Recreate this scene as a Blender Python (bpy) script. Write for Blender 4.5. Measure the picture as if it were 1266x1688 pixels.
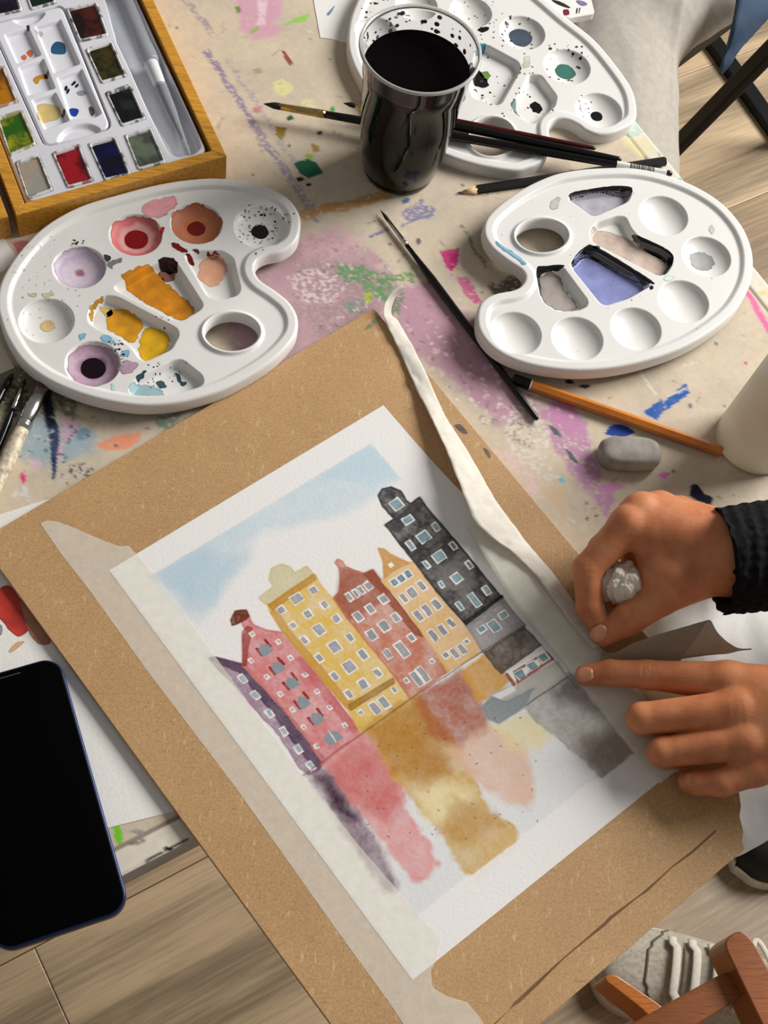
import bpy, bmesh, math, random
import numpy as np
from mathutils import Vector, Matrix

# ------------------------------------------------------------------ scene, camera, light
for o in list(bpy.data.objects):
    bpy.data.objects.remove(o, do_unlink=True)
S = bpy.context.scene
COL = S.collection
TABLE = 0.74                      # height of the table top above the floor, metres
CAMH = 78.0                       # camera height above the table top, cm
FPX = 2300.0                      # focal length for a 1266 px wide frame
RW = np.array([[0.9931625826, 0.0546920862, 0.1031351551],
               [0.0, -0.8834649353, 0.4684972873],
               [0.1167393871, -0.4652939758, -0.8774243167]])   # camera axes in the world

cam = bpy.data.cameras.new('camera')
cam.sensor_fit = 'HORIZONTAL'; cam.sensor_width = 36.0
cam.lens = FPX / 1266.0 * 36.0
cam.clip_start = 0.02
camo = bpy.data.objects.new('camera', cam); COL.objects.link(camo)
mw = Matrix.Identity(4)
for i in range(3):
    mw[i][0] = RW[i, 0]; mw[i][1] = -RW[i, 1]; mw[i][2] = -RW[i, 2]
mw[2][3] = TABLE + CAMH / 100
camo.matrix_world = mw
S.camera = camo

world = bpy.data.worlds.new('room_light'); S.world = world
world.use_nodes = True
wb = world.node_tree.nodes['Background']
wb.inputs[0].default_value = (1.0, 0.95, 0.90, 1); wb.inputs[1].default_value = 0.21

def area(name, loc, target, sx, sy, power, color):
    l = bpy.data.lights.new(name, 'AREA'); l.shape = 'RECTANGLE'; l.size = sx; l.size_y = sy
    l.energy = power; l.color = color
    o = bpy.data.objects.new(name, l); COL.objects.link(o)
    o.location = loc
    o.rotation_euler = (Vector(target) - Vector(loc)).to_track_quat('-Z', 'Y').to_euler()
    return o
area('window_daylight', (2.0, 1.55, 2.05), (0.1, 0.45, 0.74), 1.3, 1.1, 106, (1.0, 0.97, 0.93))

S.view_settings.view_transform = 'Standard'
S.view_settings.look = 'None'
S.view_settings.exposure = 0.0
S.view_settings.gamma = 1.0
S.view_settings.use_curve_mapping = False

# ------------------------------------------------------------------ helpers
random.seed(4); RNG = np.random.default_rng(4)

def at(px, py, z=0.0):
    """measured photo point -> metric point (cm) on the horizontal plane z cm above the table"""
    r = RW @ np.array([px - 633.0, py - 844.0, FPX])
    s = (z - CAMH) / r[2]
    return np.array([r[0] * s, r[1] * s, z])

def crop(x0, y0, k):
    """photo crop with zoom k -> photo point"""
    return lambda x, y: (x0 + x / k, y0 + y / k)

def on(pts, z, f=None):
    return np.array([at(*(f(*p) if f else p), z)[:2] for p in pts])

def lin(c):
    c = np.asarray(c, float) / 255.0
    return np.where(c <= 0.04045, c / 12.92, ((c + 0.055) / 1.055) ** 2.4)

def lin4(c):
    l = lin(c); return (float(l[0]), float(l[1]), float(l[2]), 1.0)

_T = np.random.default_rng(11).random((256, 256))
def vnoise(x, y, sc=1.0, seed=0):
    x = np.asarray(x) * sc + seed * 17.31; y = np.asarray(y) * sc + seed * 5.77
    xi = np.floor(x).astype(int); yi = np.floor(y).astype(int)
    fx = x - xi; fy = y - yi
    fx = fx * fx * (3 - 2 * fx); fy = fy * fy * (3 - 2 * fy)
    a = _T[xi & 255, yi & 255]; b = _T[(xi + 1) & 255, yi & 255]
    c = _T[xi & 255, (yi + 1) & 255]; d = _T[(xi + 1) & 255, (yi + 1) & 255]
    return (a * (1 - fx) + b * fx) * (1 - fy) + (c * (1 - fx) + d * fx) * fy
def fbm(x, y, sc=1.0, seed=0, n=4):
    s = 0; a = 0.5; t = 0
    for i in range(n):
        s = s + a * vnoise(x, y, sc * 2 ** i, seed + i); t += a; a *= 0.5
    return s / t
def sstep(a, b, x):
    t = np.clip((x - a) / (b - a), 0, 1); return t * t * (3 - 2 * t)

def smooth_loop(pts, n=6):
    P = np.asarray(pts, float); m = len(P); out = []
    for i in range(m):
        p0, p1, p2, p3 = P[i - 1], P[i], P[(i + 1) % m], P[(i + 2) % m]
        for j in range(n):
            t = j / n
            out.append(0.5 * ((2 * p1) + (p2 - p0) * t + (2 * p0 - 5 * p1 + 4 * p2 - p3) * t * t + (3 * p1 - p0 - 3 * p2 + p3) * t ** 3))
    return np.array(out)

def round_loop(pts, r=0.3, n=4):
    """polygon with rounded corners (quadratic)"""
    P = np.asarray(pts, float); m = len(P); out = []
    for i in range(m):
        p = P[i]; a = P[i - 1] - p; b = P[(i + 1) % m] - p
        la, lb = np.linalg.norm(a), np.linalg.norm(b)
        ra, rb = min(r, la * 0.45), min(r, lb * 0.45)
        A = p + a / la * ra; B = p + b / lb * rb
        for j in range(n + 1):
            t = j / n
            out.append((1 - t) ** 2 * A + 2 * t * (1 - t) * p + t * t * B)
    return np.array(out)

def poly_sdf(poly, X, Y, far=None):
    """signed distance, negative inside; with far given only points near the polygon are computed"""
    poly = np.asarray(poly, float)
    shp = np.shape(X); x = np.ravel(X); y = np.ravel(Y)
    if far is not None:
        lo = poly.min(0) - far; hi = poly.max(0) + far
        m = (x > lo[0]) & (x < hi[0]) & (y > lo[1]) & (y < hi[1])
        out = np.full(x.shape, far * 1.0)
        if m.any(): out[m] = poly_sdf(poly, x[m], y[m])
        return out.reshape(shp)
    d = np.full(x.shape, 1e18); s = np.zeros(x.shape, bool)
    n = len(poly)
    for i in range(n):
        ax, ay = poly[i]; bx, by = poly[(i + 1) % n]
        ex, ey = bx - ax, by - ay
        wx, wy = x - ax, y - ay
        L = ex * ex + ey * ey + 1e-18
        t = np.clip((wx * ex + wy * ey) / L, 0, 1)
        dx, dy = wx - ex * t, wy - ey * t
        d = np.minimum(d, dx * dx + dy * dy)
        c = ((ay <= y) & (by > y)) | ((by <= y) & (ay > y))
        if abs(ey) > 1e-12:
            s ^= c & (x < ax + (y - ay) * ex / ey)
    d = np.sqrt(d)
    return np.where(s, -d, d).reshape(shp)

ORI = {}
def empty(name, o, label=None, cat=None, group=None):
    e = bpy.data.objects.new(name, None); COL.objects.link(e)
    o = np.array(o, float); e.location = (o[0] / 100, o[1] / 100, TABLE + o[2] / 100)
    e.empty_display_size = 0.02
    ORI[e.name] = o
    tag(e, label, cat, group)
    return e
def tag(o, label=None, cat=None, group=None, kind=None):
    if label: o['label'] = label
    if cat: o['category'] = cat
    if group: o['group'] = group
    if kind: o['kind'] = kind
    return o
def root_origin(o):
    return ORI[o.name]

def mk(name, V, F, mat, parent=None, smooth=True, col=None, label=None, cat=None, group=None, kind=None, sharp=None):
    """mesh from vertices in cm (table frame); F list of faces or an (n,4)/(n,3) int array"""
    V = np.asarray(V, float)
    if parent is not None:
        org = ORI[parent.name]
    else:
        org = np.array([(V[:, 0].min() + V[:, 0].max()) / 2, (V[:, 1].min() + V[:, 1].max()) / 2, V[:, 2].min()])
    me = bpy.data.meshes.new(name)
    L = (V - org) / 100.0
    if isinstance(F, np.ndarray):
        n, k = F.shape
        me.vertices.add(len(L)); me.vertices.foreach_set('co', L.astype(np.float32).ravel())
        me.loops.add(n * k); me.loops.foreach_set('vertex_index', F.astype(np.int32).ravel())
        me.polygons.add(n); me.polygons.foreach_set('loop_start', (np.arange(n) * k).astype(np.int32))
        me.polygons.foreach_set('loop_total', np.full(n, k, np.int32))
        me.update(calc_edges=True); me.validate()
    else:
        me.from_pydata([tuple(v) for v in L], [], [tuple(f) for f in F]); me.update()
    if smooth:
        me.polygons.foreach_set('use_smooth', np.ones(len(me.polygons), bool))
        if sharp:
            bm = bmesh.new(); bm.from_mesh(me)
            for e in bm.edges:
                if len(e.link_faces) == 2 and e.calc_face_angle(0) > sharp: e.smooth = False
            bm.to_mesh(me); bm.free()
    if col is not None:
        a = me.color_attributes.new('Col', 'FLOAT_COLOR', 'POINT')
        c = np.ones((len(V), 4), np.float32); c[:, :3] = col
        a.data.foreach_set('color', c.ravel())
    me.materials.append(mat)
    o = bpy.data.objects.new(name, me); COL.objects.link(o)
    if parent is not None:
        o.parent = parent
    else:
        o.location = (org[0] / 100, org[1] / 100, TABLE + org[2] / 100)
    ORI[o.name] = org
    tag(o, label, cat, group, kind)
    return o

# ---- materials (all node based)
def nt(name):
    m = bpy.data.materials.new(name); m.use_nodes = True
    t = m.node_tree; b = t.nodes['Principled BSDF']
    return m, t, b
def noise_node(t, scale, detail=4, rough=0.55, stretch=None, coord='Object'):
    tc = t.nodes.new('ShaderNodeTexCoord'); n = t.nodes.new('ShaderNodeTexNoise')
    n.inputs['Scale'].default_value = scale; n.inputs['Detail'].default_value = detail
    n.inputs['Roughness'].default_value = rough
    if stretch:
        mp = t.nodes.new('ShaderNodeMapping')
        mp.inputs['Scale'].default_value = stretch[:3]
        if len(stretch) > 3: mp.inputs['Rotation'].default_value = (0, 0, stretch[3])
        t.links.new(tc.outputs[coord], mp.inputs[0]); t.links.new(mp.outputs[0], n.inputs['Vector'])
    else:
        t.links.new(tc.outputs[coord], n.inputs['Vector'])
    return n
def ramp(t, src, stops):
    r = t.nodes.new('ShaderNodeValToRGB')
    e = r.color_ramp.elements
    while len(e) < len(stops): e.new(0.5)
    for i, (p, c) in enumerate(stops):
        e[i].position = p; e[i].color = c
    t.links.new(src, r.inputs[0]); return r
def bump(t, b, src, strength, dist=0.0005):
    n = t.nodes.new('ShaderNodeBump'); n.inputs['Strength'].default_value = strength
    n.inputs['Distance'].default_value = dist
    t.links.new(src, n.inputs['Height']); t.links.new(n.outputs[0], b.inputs['Normal']); return n
def plain(name, c, rough=0.5, var=0.06, scale=60, bmp=0.0, metal=0.0, sss=0.0, spec=0.5, coat=0.0, stretch=None, bdist=0.0005):
    m, t, b = nt(name)
    n = noise_node(t, scale, stretch=stretch)
    c = np.asarray(c, float)
    r = ramp(t, n.outputs['Fac'], [(0.3, lin4(np.clip(c * (1 - var), 0, 255))), (0.7, lin4(np.clip(c * (1 + var), 0, 255)))])
    t.links.new(r.outputs[0], b.inputs['Base Color'])
    b.inputs['Roughness'].default_value = rough; b.inputs['Metallic'].default_value = metal
    b.inputs['Specular IOR Level'].default_value = spec
    b.inputs['Coat Weight'].default_value = coat
    if sss:
        b.inputs['Subsurface Weight'].default_value = sss
        b.inputs['Subsurface Radius'].default_value = (1.0, 0.35, 0.2)
        b.inputs['Subsurface Scale'].default_value = 0.004
    if bmp: bump(t, b, n.outputs['Fac'], bmp, bdist)
    return m
def painted(name, rough=0.5, bscale=0, bmp=0.0, coat=0.0, spec=0.5, var=0.04, vscale=300, bdist=0.0004):
    """surface whose pigment is stored per vertex, with fine procedural variation on top"""
    m, t, b = nt(name)
    a = t.nodes.new('ShaderNodeAttribute'); a.attribute_name = 'Col'
    n = noise_node(t, vscale)
    r = ramp(t, n.outputs['Fac'], [(0.25, (1 - var, 1 - var, 1 - var, 1)), (0.75, (1, 1, 1, 1))])
    mx = t.nodes.new('ShaderNodeMix'); mx.data_type = 'RGBA'; mx.blend_type = 'MULTIPLY'
    mx.inputs['Factor'].default_value = 1
    t.links.new(a.outputs['Color'], mx.inputs['A']); t.links.new(r.outputs[0], mx.inputs['B'])
    t.links.new(mx.outputs['Result'], b.inputs['Base Color'])
    b.inputs['Roughness'].default_value = rough; b.inputs['Coat Weight'].default_value = coat
    b.inputs['Coat Roughness'].default_value = 0.08
    b.inputs['Specular IOR Level'].default_value = spec
    if bmp:
        nb = noise_node(t, bscale, 5); bump(t, b, nb.outputs['Fac'], bmp, bdist)
    return m
def clear(name, c=(255, 255, 255), rough=0.05, ior=1.46, trans=1.0):
    m, t, b = nt(name)
    n = noise_node(t, 40)
    r = ramp(t, n.outputs['Fac'], [(0, lin4(np.asarray(c) * 0.97)), (1, lin4(c))])
    t.links.new(r.outputs[0], b.inputs['Base Color'])
    b.inputs['Transmission Weight'].default_value = trans
    b.inputs['Roughness'].default_value = rough; b.inputs['IOR'].default_value = ior
    return m
def film(name, c, alpha, rough=0.6, var=0.06, scale=120):
    """thin see-through sheet: part of the light passes straight through"""
    m = plain(name, c, rough, var, scale, bmp=0.15)
    m.node_tree.nodes['Principled BSDF'].inputs['Alpha'].default_value = alpha
    return m

M_white = plain('white_plastic', (226, 225, 222), 0.32, 0.01, 30)
M_wet = painted('wet_paint', 0.15, coat=0.15, spec=0.3)
M_dry = painted('dry_paint', 0.5, spec=0.3)
M_black_lacquer = plain('black_lacquer', (9, 9, 10), 0.2, 0.1, 60, coat=0.1, spec=.3)
M_black_matte = plain('black_paint', (14, 14, 15), 0.45, 0.1, 60, spec=.25)
M_maroon = plain('maroon_lacquer', (64, 12, 12), 0.25, 0.25, 90, coat=0.1, spec=.3)
M_steel = plain('steel', (205, 205, 205), 0.22, 0.05, 200, metal=1.0)
M_gold = plain('brass', (190, 165, 105), 0.28, 0.08, 200, metal=1.0)
M_bristle = plain('dark_bristle', (20, 17, 16), 0.6, 0.4, 300, bmp=0.5, stretch=(1, 1, 1))
M_paperw = plain('plain_paper', (232, 230, 226), 0.85, 0.012, 500, bmp=0.12)

# ---- shapes
def loft(rings, closed=True, cap=(True, True)):
    rings = [np.asarray(r, float) for r in rings]
    n = len(rings[0]); V = np.concatenate(rings); F = []
    for i in range(len(rings) - 1):
        for j in range(n if closed else n - 1):
            k = (j + 1) % n
            F.append((i * n + j, i * n + k, (i + 1) * n + k, (i + 1) * n + j))
    if cap[0]: F.append(tuple(range(n - 1, -1, -1)))
    if cap[1]: F.append(tuple((len(rings) - 1) * n + j for j in range(n)))
    return V, F
def frame_of(d):
    d = np.asarray(d, float); d = d / np.linalg.norm(d)
    up = np.array([0, 0, 1.0]) if abs(d[2]) < 0.95 else np.array([1.0, 0, 0])
    a = np.cross(up, d); a /= np.linalg.norm(a)
    return a, np.cross(d, a), d
def rod(p0, p1, prof, seg=20, hexed=False):
    """prof: list of (distance from p0 in cm, radius[, flat factor])"""
    p0 = np.asarray(p0, float); p1 = np.asarray(p1, float)
    a, b, d = frame_of(p1 - p0)
    rings = []
    n = 6 if hexed else seg
    for q in prof:
        fl = q[2] if len(q) > 2 else 1.0
        th = np.arange(n) * 2 * math.pi / n + (math.pi / 6 if hexed else 0)
        rings.append(p0 + d * q[0] + q[1] * (np.outer(np.cos(th), a) + fl * np.outer(np.sin(th), b)))
    return loft(rings)
def tube(path, rad, seg=12, flat=1.0):
    P = np.asarray(path, float); n = len(P)
    R = np.broadcast_to(np.asarray(rad, float), (n,))
    rings = []
    prev = None
    for i in range(n):
        d = P[min(i + 1, n - 1)] - P[max(i - 1, 0)]
        if prev is None: a, b, d = frame_of(d)
        else:
            d = d / np.linalg.norm(d); a = prev - d * prev.dot(d); a /= np.linalg.norm(a); b = np.cross(d, a)
        prev = a
        th = np.arange(seg) * 2 * math.pi / seg
        rings.append(P[i] + R[i] * (np.outer(np.cos(th), a) + flat * np.outer(np.sin(th), b)))
    return loft(rings)
def lathe(c, prof, seg=64, cap=(False, False)):
    th = np.arange(seg) * 2 * math.pi / seg
    rings = [np.stack([c[0] + r * np.cos(th), c[1] + r * np.sin(th), np.full(seg, c[2] + z)], 1) for z, r in prof]
    return loft(rings, cap=cap)
def slab(poly, z0, z1, bev=0.0):
    """prism over a polygon (cm) with a softened top edge; z0/z1 may be per-vertex arrays"""
    P = np.asarray(poly, float)
    A = np.roll(P, -1, 0) - np.roll(P, 1, 0)
    area2 = np.sum(P[:, 0] * np.roll(P[:, 1], -1) - np.roll(P[:, 0], -1) * P[:, 1])
    if area2 < 0: P = P[::-1]; z0 = np.broadcast_to(z0, len(P))[::-1]; z1 = np.broadcast_to(z1, len(P))[::-1]
    z0 = np.broadcast_to(np.asarray(z0, float), (len(P),)); z1 = np.broadcast_to(np.asarray(z1, float), (len(P),))
    C = P.mean(0)
    ring = lambda q, z: np.column_stack([q, z])
    if bev:
        a = P - np.roll(P, 1, 0); b = np.roll(P, -1, 0) - P
        a /= np.linalg.norm(a, axis=1)[:, None] + 1e-12; b /= np.linalg.norm(b, axis=1)[:, None] + 1e-12
        na = np.stack([-a[:, 1], a[:, 0]], 1); nb = np.stack([-b[:, 1], b[:, 0]], 1)
        nn = na + nb; nn /= np.maximum((nn * na).sum(1), 0.3)[:, None]
        I = P + nn * bev; J = P + nn * bev * 0.3
        return loft([ring(P, z0), ring(P, z1 - bev), ring(J, z1 - bev * 0.3), ring(I, z1)])
    return loft([ring(P, z0), ring(P, z1)])

def field_mesh(sdf, bounds, h, zf, skirt=None):
    """grid surface clipped to sdf<0 with its border snapped to the outline; optional wall down to z=skirt"""
    x0, y0, x1, y1 = bounds
    xs = np.arange(x0, x1 + h, h); ys = np.arange(y0, y1 + h, h)
    X, Y = np.meshgrid(xs, ys)
    D = sdf(X, Y)
    keep = (D[:-1, :-1] + D[1:, :-1] + D[:-1, 1:] + D[1:, 1:]) < 0
    ny, nx = D.shape
    idx = np.arange(ny * nx).reshape(ny, nx)
    q = np.stack([idx[:-1, :-1], idx[:-1, 1:], idx[1:, 1:], idx[1:, :-1]], -1)[keep]
    if len(q) == 0: return None
    pad = np.zeros((ny + 1, nx + 1), int); pad[1:-1, 1:-1] = keep
    cnt = pad[:-1, :-1] + pad[1:, :-1] + pad[:-1, 1:] + pad[1:, 1:]
    bd = ((cnt > 0) & (cnt < 4)).ravel()
    used = np.zeros(ny * nx, bool); used[q.ravel()] = True
    x = X.ravel().copy(); y = Y.ravel().copy()
    b = np.where(bd)[0]
    for _ in range(3):
        e = h * 0.2
        d0 = sdf(x[b], y[b]); gx = (sdf(x[b] + e, y[b]) - sdf(x[b] - e, y[b])) / (2 * e); gy = (sdf(x[b], y[b] + e) - sdf(x[b], y[b] - e)) / (2 * e)
        g = np.maximum(gx * gx + gy * gy, 0.2)
        st = np.clip(d0 / g, -h, h)
        x[b] -= st * gx; y[b] -= st * gy
    new = -np.ones(ny * nx, int); new[used] = np.arange(used.sum())
    x = x[used]; y = y[used]; F = new[q]
    V = np.column_stack([x, y, zf(x, y)])
    if skirt is not None:
        E = np.concatenate([F[:, [0, 1]], F[:, [1, 2]], F[:, [2, 3]], F[:, [3, 0]]])
        key = np.sort(E, 1); _, inv, c = np.unique(key, axis=0, return_inverse=True, return_counts=True)
        be = E[c[inv.ravel()] == 1]
        bv = np.unique(be); m = -np.ones(len(V), int); m[bv] = np.arange(len(bv)) + len(V)
        W = V[bv].copy(); W[:, 2] = skirt
        F = np.concatenate([F, np.stack([be[:, 1], be[:, 0], m[be[:, 0]], m[be[:, 1]]], 1)])
        V = np.concatenate([V, W])
    return V, F

# ---- implicit surfaces for hands, cloth, shoes
def surface_nets(F, org, h):
    nx, ny, nz = F.shape
    ins = F < 0
    c = np.zeros((nx - 1, ny - 1, nz - 1), int)
    off = [(i, j, k) for i in (0, 1) for j in (0, 1) for k in (0, 1)]
    for i, j, k in off: c += ins[i:nx - 1 + i, j:ny - 1 + j, k:nz - 1 + k]
    act = (c > 0) & (c < 8)
    ids = -np.ones(act.shape, int); ids[act] = np.arange(act.sum())
    I, J, K = np.where(act)
    acc = np.zeros((len(I), 3)); n = np.zeros(len(I))
    for a in off:
        for ax in range(3):
            if a[ax] == 1: continue
            b = list(a); b[ax] = 1
            fa = F[I + a[0], J + a[1], K + a[2]]; fb = F[I + b[0], J + b[1], K + b[2]]
            m = (fa < 0) != (fb < 0)
            t = np.where(m, fa / np.where(np.abs(fa - fb) < 1e-12, 1, fa - fb), 0)
            p = np.repeat(np.array([a], float), len(I), 0); p[:, ax] += t
            acc[m] += p[m]; n[m] += 1
    V = np.stack([I, J, K], 1) + acc / n[:, None]
    V = np.asarray(org) + V * h
    Q = []
    for ax in range(3):
        sl = [slice(1, -1)] * 3; sl[ax] = slice(0, -1)
        hi = [slice(1, -1)] * 3; hi[ax] = slice(1, None)
        A = ins[tuple(sl)]; B = ins[tuple(hi)]
        o1, o2 = [(1, 2), (2, 0), (0, 1)][ax]
        for flip, m in ((False, A & ~B), (True, ~A & B)):
            P = np.stack(np.where(m), 1) + 1; P[:, ax] -= 1
            def g(d1, d2):
                R = P.copy(); R[:, o1] -= d1; R[:, o2] -= d2
                return ids[R[:, 0], R[:, 1], R[:, 2]]
            q = np.stack([g(0, 0), g(1, 0), g(1, 1), g(0, 1)], 1)
            if flip: q = q[:, ::-1]
            Q.append(q)
    Q = np.concatenate(Q)
    return V, Q[(Q >= 0).all(1)]
def smin(a, b, k):
    h = np.clip(0.5 + 0.5 * (b - a) / k, 0, 1)
    return b * (1 - h) + a * h - k * h * (1 - h)
def cone(P, a, b, ra, rb, flat=None):
    a = np.asarray(a, float); b = np.asarray(b, float)
    ab = b - a; t = np.clip(((P - a) @ ab) / (ab @ ab + 1e-12), 0, 1)
    d = P - (a + t[..., None] * ab)
    if flat is not None:
        nrm, f = flat; c = d @ nrm; d = d + (f - 1) * c[..., None] * nrm
    return np.linalg.norm(d, axis=-1) - (ra + (rb - ra) * t)
def vgrid(lo, hi, h):
    ax = [np.arange(lo[i], hi[i] + h, h) for i in range(3)]
    return np.stack(np.meshgrid(*ax, indexing='ij'), -1)
# ------------------------------------------------------------------ floor
ANG = math.radians(30.0)
ED = np.array([math.cos(ANG), math.sin(ANG)])          # along the table's near edge and the planks
EN = np.array([-math.sin(ANG), math.cos(ANG)])         # away from the viewer
def wood_floor(name, hue):
    m, t, b = nt(name)
    tc = t.nodes.new('ShaderNodeTexCoord'); mp = t.nodes.new('ShaderNodeMapping')
    oi = t.nodes.new('ShaderNodeObjectInfo')
    mul = t.nodes.new('ShaderNodeMath'); mul.operation = 'MULTIPLY'; mul.inputs[1].default_value = 37.0
    t.links.new(oi.outputs['Random'], mul.inputs[0])
    cb = t.nodes.new('ShaderNodeCombineXYZ'); t.links.new(mul.outputs[0], cb.inputs[0]); t.links.new(mul.outputs[0], cb.inputs[1])
    t.links.new(tc.outputs['Object'], mp.inputs[0]); t.links.new(cb.outputs[0], mp.inputs['Location'])
    mp.inputs['Scale'].default_value = (0.35, 2.6, 1)
    big = t.nodes.new('ShaderNodeTexNoise'); big.inputs['Scale'].default_value = 2.2; big.inputs['Detail'].default_value = 2
    t.links.new(mp.outputs[0], big.inputs[0])
    w = t.nodes.new('ShaderNodeMath'); w.operation = 'MULTIPLY'; w.inputs[1].default_value = 26.0
    t.links.new(big.outputs['Fac'], w.inputs[0])
    sn = t.nodes.new('ShaderNodeMath'); sn.operation = 'SINE'; t.links.new(w.outputs[0], sn.inputs[0])
    fine = noise_node(t, 22, 6, 0.6, (0.5, 9, 1))
    ad = t.nodes.new('ShaderNodeMath'); ad.operation = 'MULTIPLY_ADD'; ad.inputs[1].default_value = 0.26
    t.links.new(sn.outputs[0], ad.inputs[0]); t.links.new(fine.outputs['Fac'], ad.inputs[2])
    h = np.array(hue, float)
    r = ramp(t, ad.outputs[0], [(0.2, lin4(h * 0.76)), (0.5, lin4(h * 0.95)), (0.8, lin4(np.clip(h * 1.10, 0, 255)))])
    t.links.new(r.outputs[0], b.inputs['Base Color'])
    b.inputs['Roughness'].default_value = 0.42
    bump(t, b, ad.outputs[0], 0.08, 0.0006)
    return m
M_floor = [wood_floor('oak_plank_a', (176, 153, 122)), wood_floor('oak_plank_b', (166, 142, 110)), wood_floor('oak_plank_c', (182, 159, 128))]
FZ = -74.0
fl = empty('floor', (0, 0, FZ)); tag(fl, 'pale oak laminate plank floor', None, None, 'structure')
# subfloor
P = [ED * a + EN * b for a, b in ((-220, -90), (330, -90), (330, 330), (-220, 330))]
V, F = slab(np.array(P), FZ - 3, FZ - 1.0)
mk('subfloor', V, F, plain('subfloor_dark', (60, 48, 36), 0.9), fl, smooth=False)
PW = 24.4
plank_mesh = {}
for r in range(-4, 12):
    o0 = 33.4 + PW * r
    st = -220 + [0, 63, 118, 31, 90][r % 5]
    s = st - 130
    if r == -1: s = float(at(55, 1552, FZ)[:2] @ ED) - 390
    k = 0
    while s < 320:
        L = 129.7
        ctr = ED * (s + L / 2) + EN * (o0 + PW / 2)
        if r % 3 not in plank_mesh:
            hx, hy = L / 2 + 0.12, PW / 2 - 0.04
            Vp, Fp = slab(np.array([(-hx, -hy), (hx, -hy), (hx, hy), (-hx, hy)]), -0.9, 0.0, 0.12)
            me = bpy.data.meshes.new('plank'); me.from_pydata([tuple(v / 100) for v in Vp], [], Fp); me.update()
            me.materials.append(M_floor[r % 3]); plank_mesh[r % 3] = me
        o = bpy.data.objects.new('plank', plank_mesh[r % 3]); COL.objects.link(o); o.parent = fl
        o.location = (ctr[0] / 100, ctr[1] / 100, 0); o.rotation_euler = (0, 0, ANG)
        s += 130; k += 1

# ------------------------------------------------------------------ table with its paint-stained top
b0 = at(327, 1378, 0)[:2]; r0 = at(1200, 386, 0)[:2]
sc = np.linalg.solve(np.array([ED, EN]).T, r0 - b0)
CORNER = b0 + ED * sc[0]
def tpos(s, t): return CORNER - np.multiply.outer(s, ED) + np.multiply.outer(t, EN)

def layer(rgb, X, Y, pts, color, op=1.0, soft=0.06, warp=0.25, wsc=1.2, dry=0.0, dsc=5.0, f=None, z=0.0, seed=0, grad=None, world=None, edge=0.0):
    """lay one wash / stroke of pigment on a surface: pts in photo px (or world cm)"""
    poly = np.asarray(world, float) if world is not None else on(pts, z, f)
    pad = warp * 2 + soft * 2 + 0.3
    lo = poly.min(0) - pad; hi = poly.max(0) + pad
    m = (X > lo[0]) & (X < hi[0]) & (Y > lo[1]) & (Y < hi[1])
    if not m.any(): return
    x = X[m]; y = Y[m]
    wx = x + warp * 2 * (fbm(x, y, wsc, seed + 3) - 0.5); wy = y + warp * 2 * (fbm(x, y, wsc, seed + 9) - 0.5)
    d = poly_sdf(poly, wx, wy)
    a = sstep(soft, -soft, d)
    if dry > 0:
        n = fbm(x, y, dsc, seed + 21, 3)
        a = a * sstep(dry - 0.06, dry + 0.06, n)
    a = a * op * (0.86 + 0.28 * fbm(x, y, 2.0, seed + 31))
    a = np.clip(a, 0, 1)[:, None]
    c = lin(color)[None, :] * np.ones((len(x), 1))
    if edge: c = c * (1 - edge * np.exp(-(d / 0.09) ** 2))[:, None]
    rgb[m] = rgb[m] * (1 - a) + c * a

def stroke(p, q, w):
    p = np.array(p, float); q = np.array(q, float); d = (q - p) / np.linalg.norm(q - p); n = np.array([-d[1], d[0]]) * w / 2
    return [tuple(p - n), tuple(q - n), tuple(q + n), tuple(p + n)]
def blot(x, y, rx, ry=None, n=9, ang=0.0, seed=0):
    g = np.random.default_rng(seed + int(x * 7 + y * 13)); ry = ry or rx; out = []
    ca, sa = math.cos(ang), math.sin(ang)
    for i in range(n):
        t = 2 * math.pi * i / n; k = 0.75 + 0.5 * g.random()
        a, b = rx * k * math.cos(t), ry * k * math.sin(t)
        out.append((x + a * ca - b * sa, y + a * sa + b * ca))
    return out

s_ax = np.concatenate([np.arange(0, 78, 0.13), np.linspace(79, 125, 10)])
t_ax = np.concatenate([np.arange(0, 82, 0.13), np.linspace(83, 120, 8)])
SS, TT = np.meshgrid(s_ax, t_ax)
XY = tpos(SS.ravel(), TT.ravel()); X = XY[:, 0]; Y = XY[:, 1]
n1 = fbm(X, Y, 0.35, 1); n2 = fbm(X, Y, 2.4, 5); n3 = fbm(X, Y, 9.0, 8, 2)
base = lin((205, 191, 170))[None, :] * (0.74 + 0.30 * n1 + 0.14 * n2 + 0.10 * n3)[:, None]
base *= (1 + np.outer(n1 - 0.5, [0.02, -0.03, -0.12]))
rgb = base
bev = SS.ravel(); tev = TT.ravel()
edge_d = np.minimum(bev, tev)
# pale strip along the table's edges, divided off by a thin dirty joint
m = edge_d < 1.5
rgb[m] = lin((224, 217, 202)) * (0.9 + 0.15 * n2[m])[:, None]
m = np.abs(edge_d - 1.5) < 0.10
rgb[m] = lin((150, 138, 122))
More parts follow.
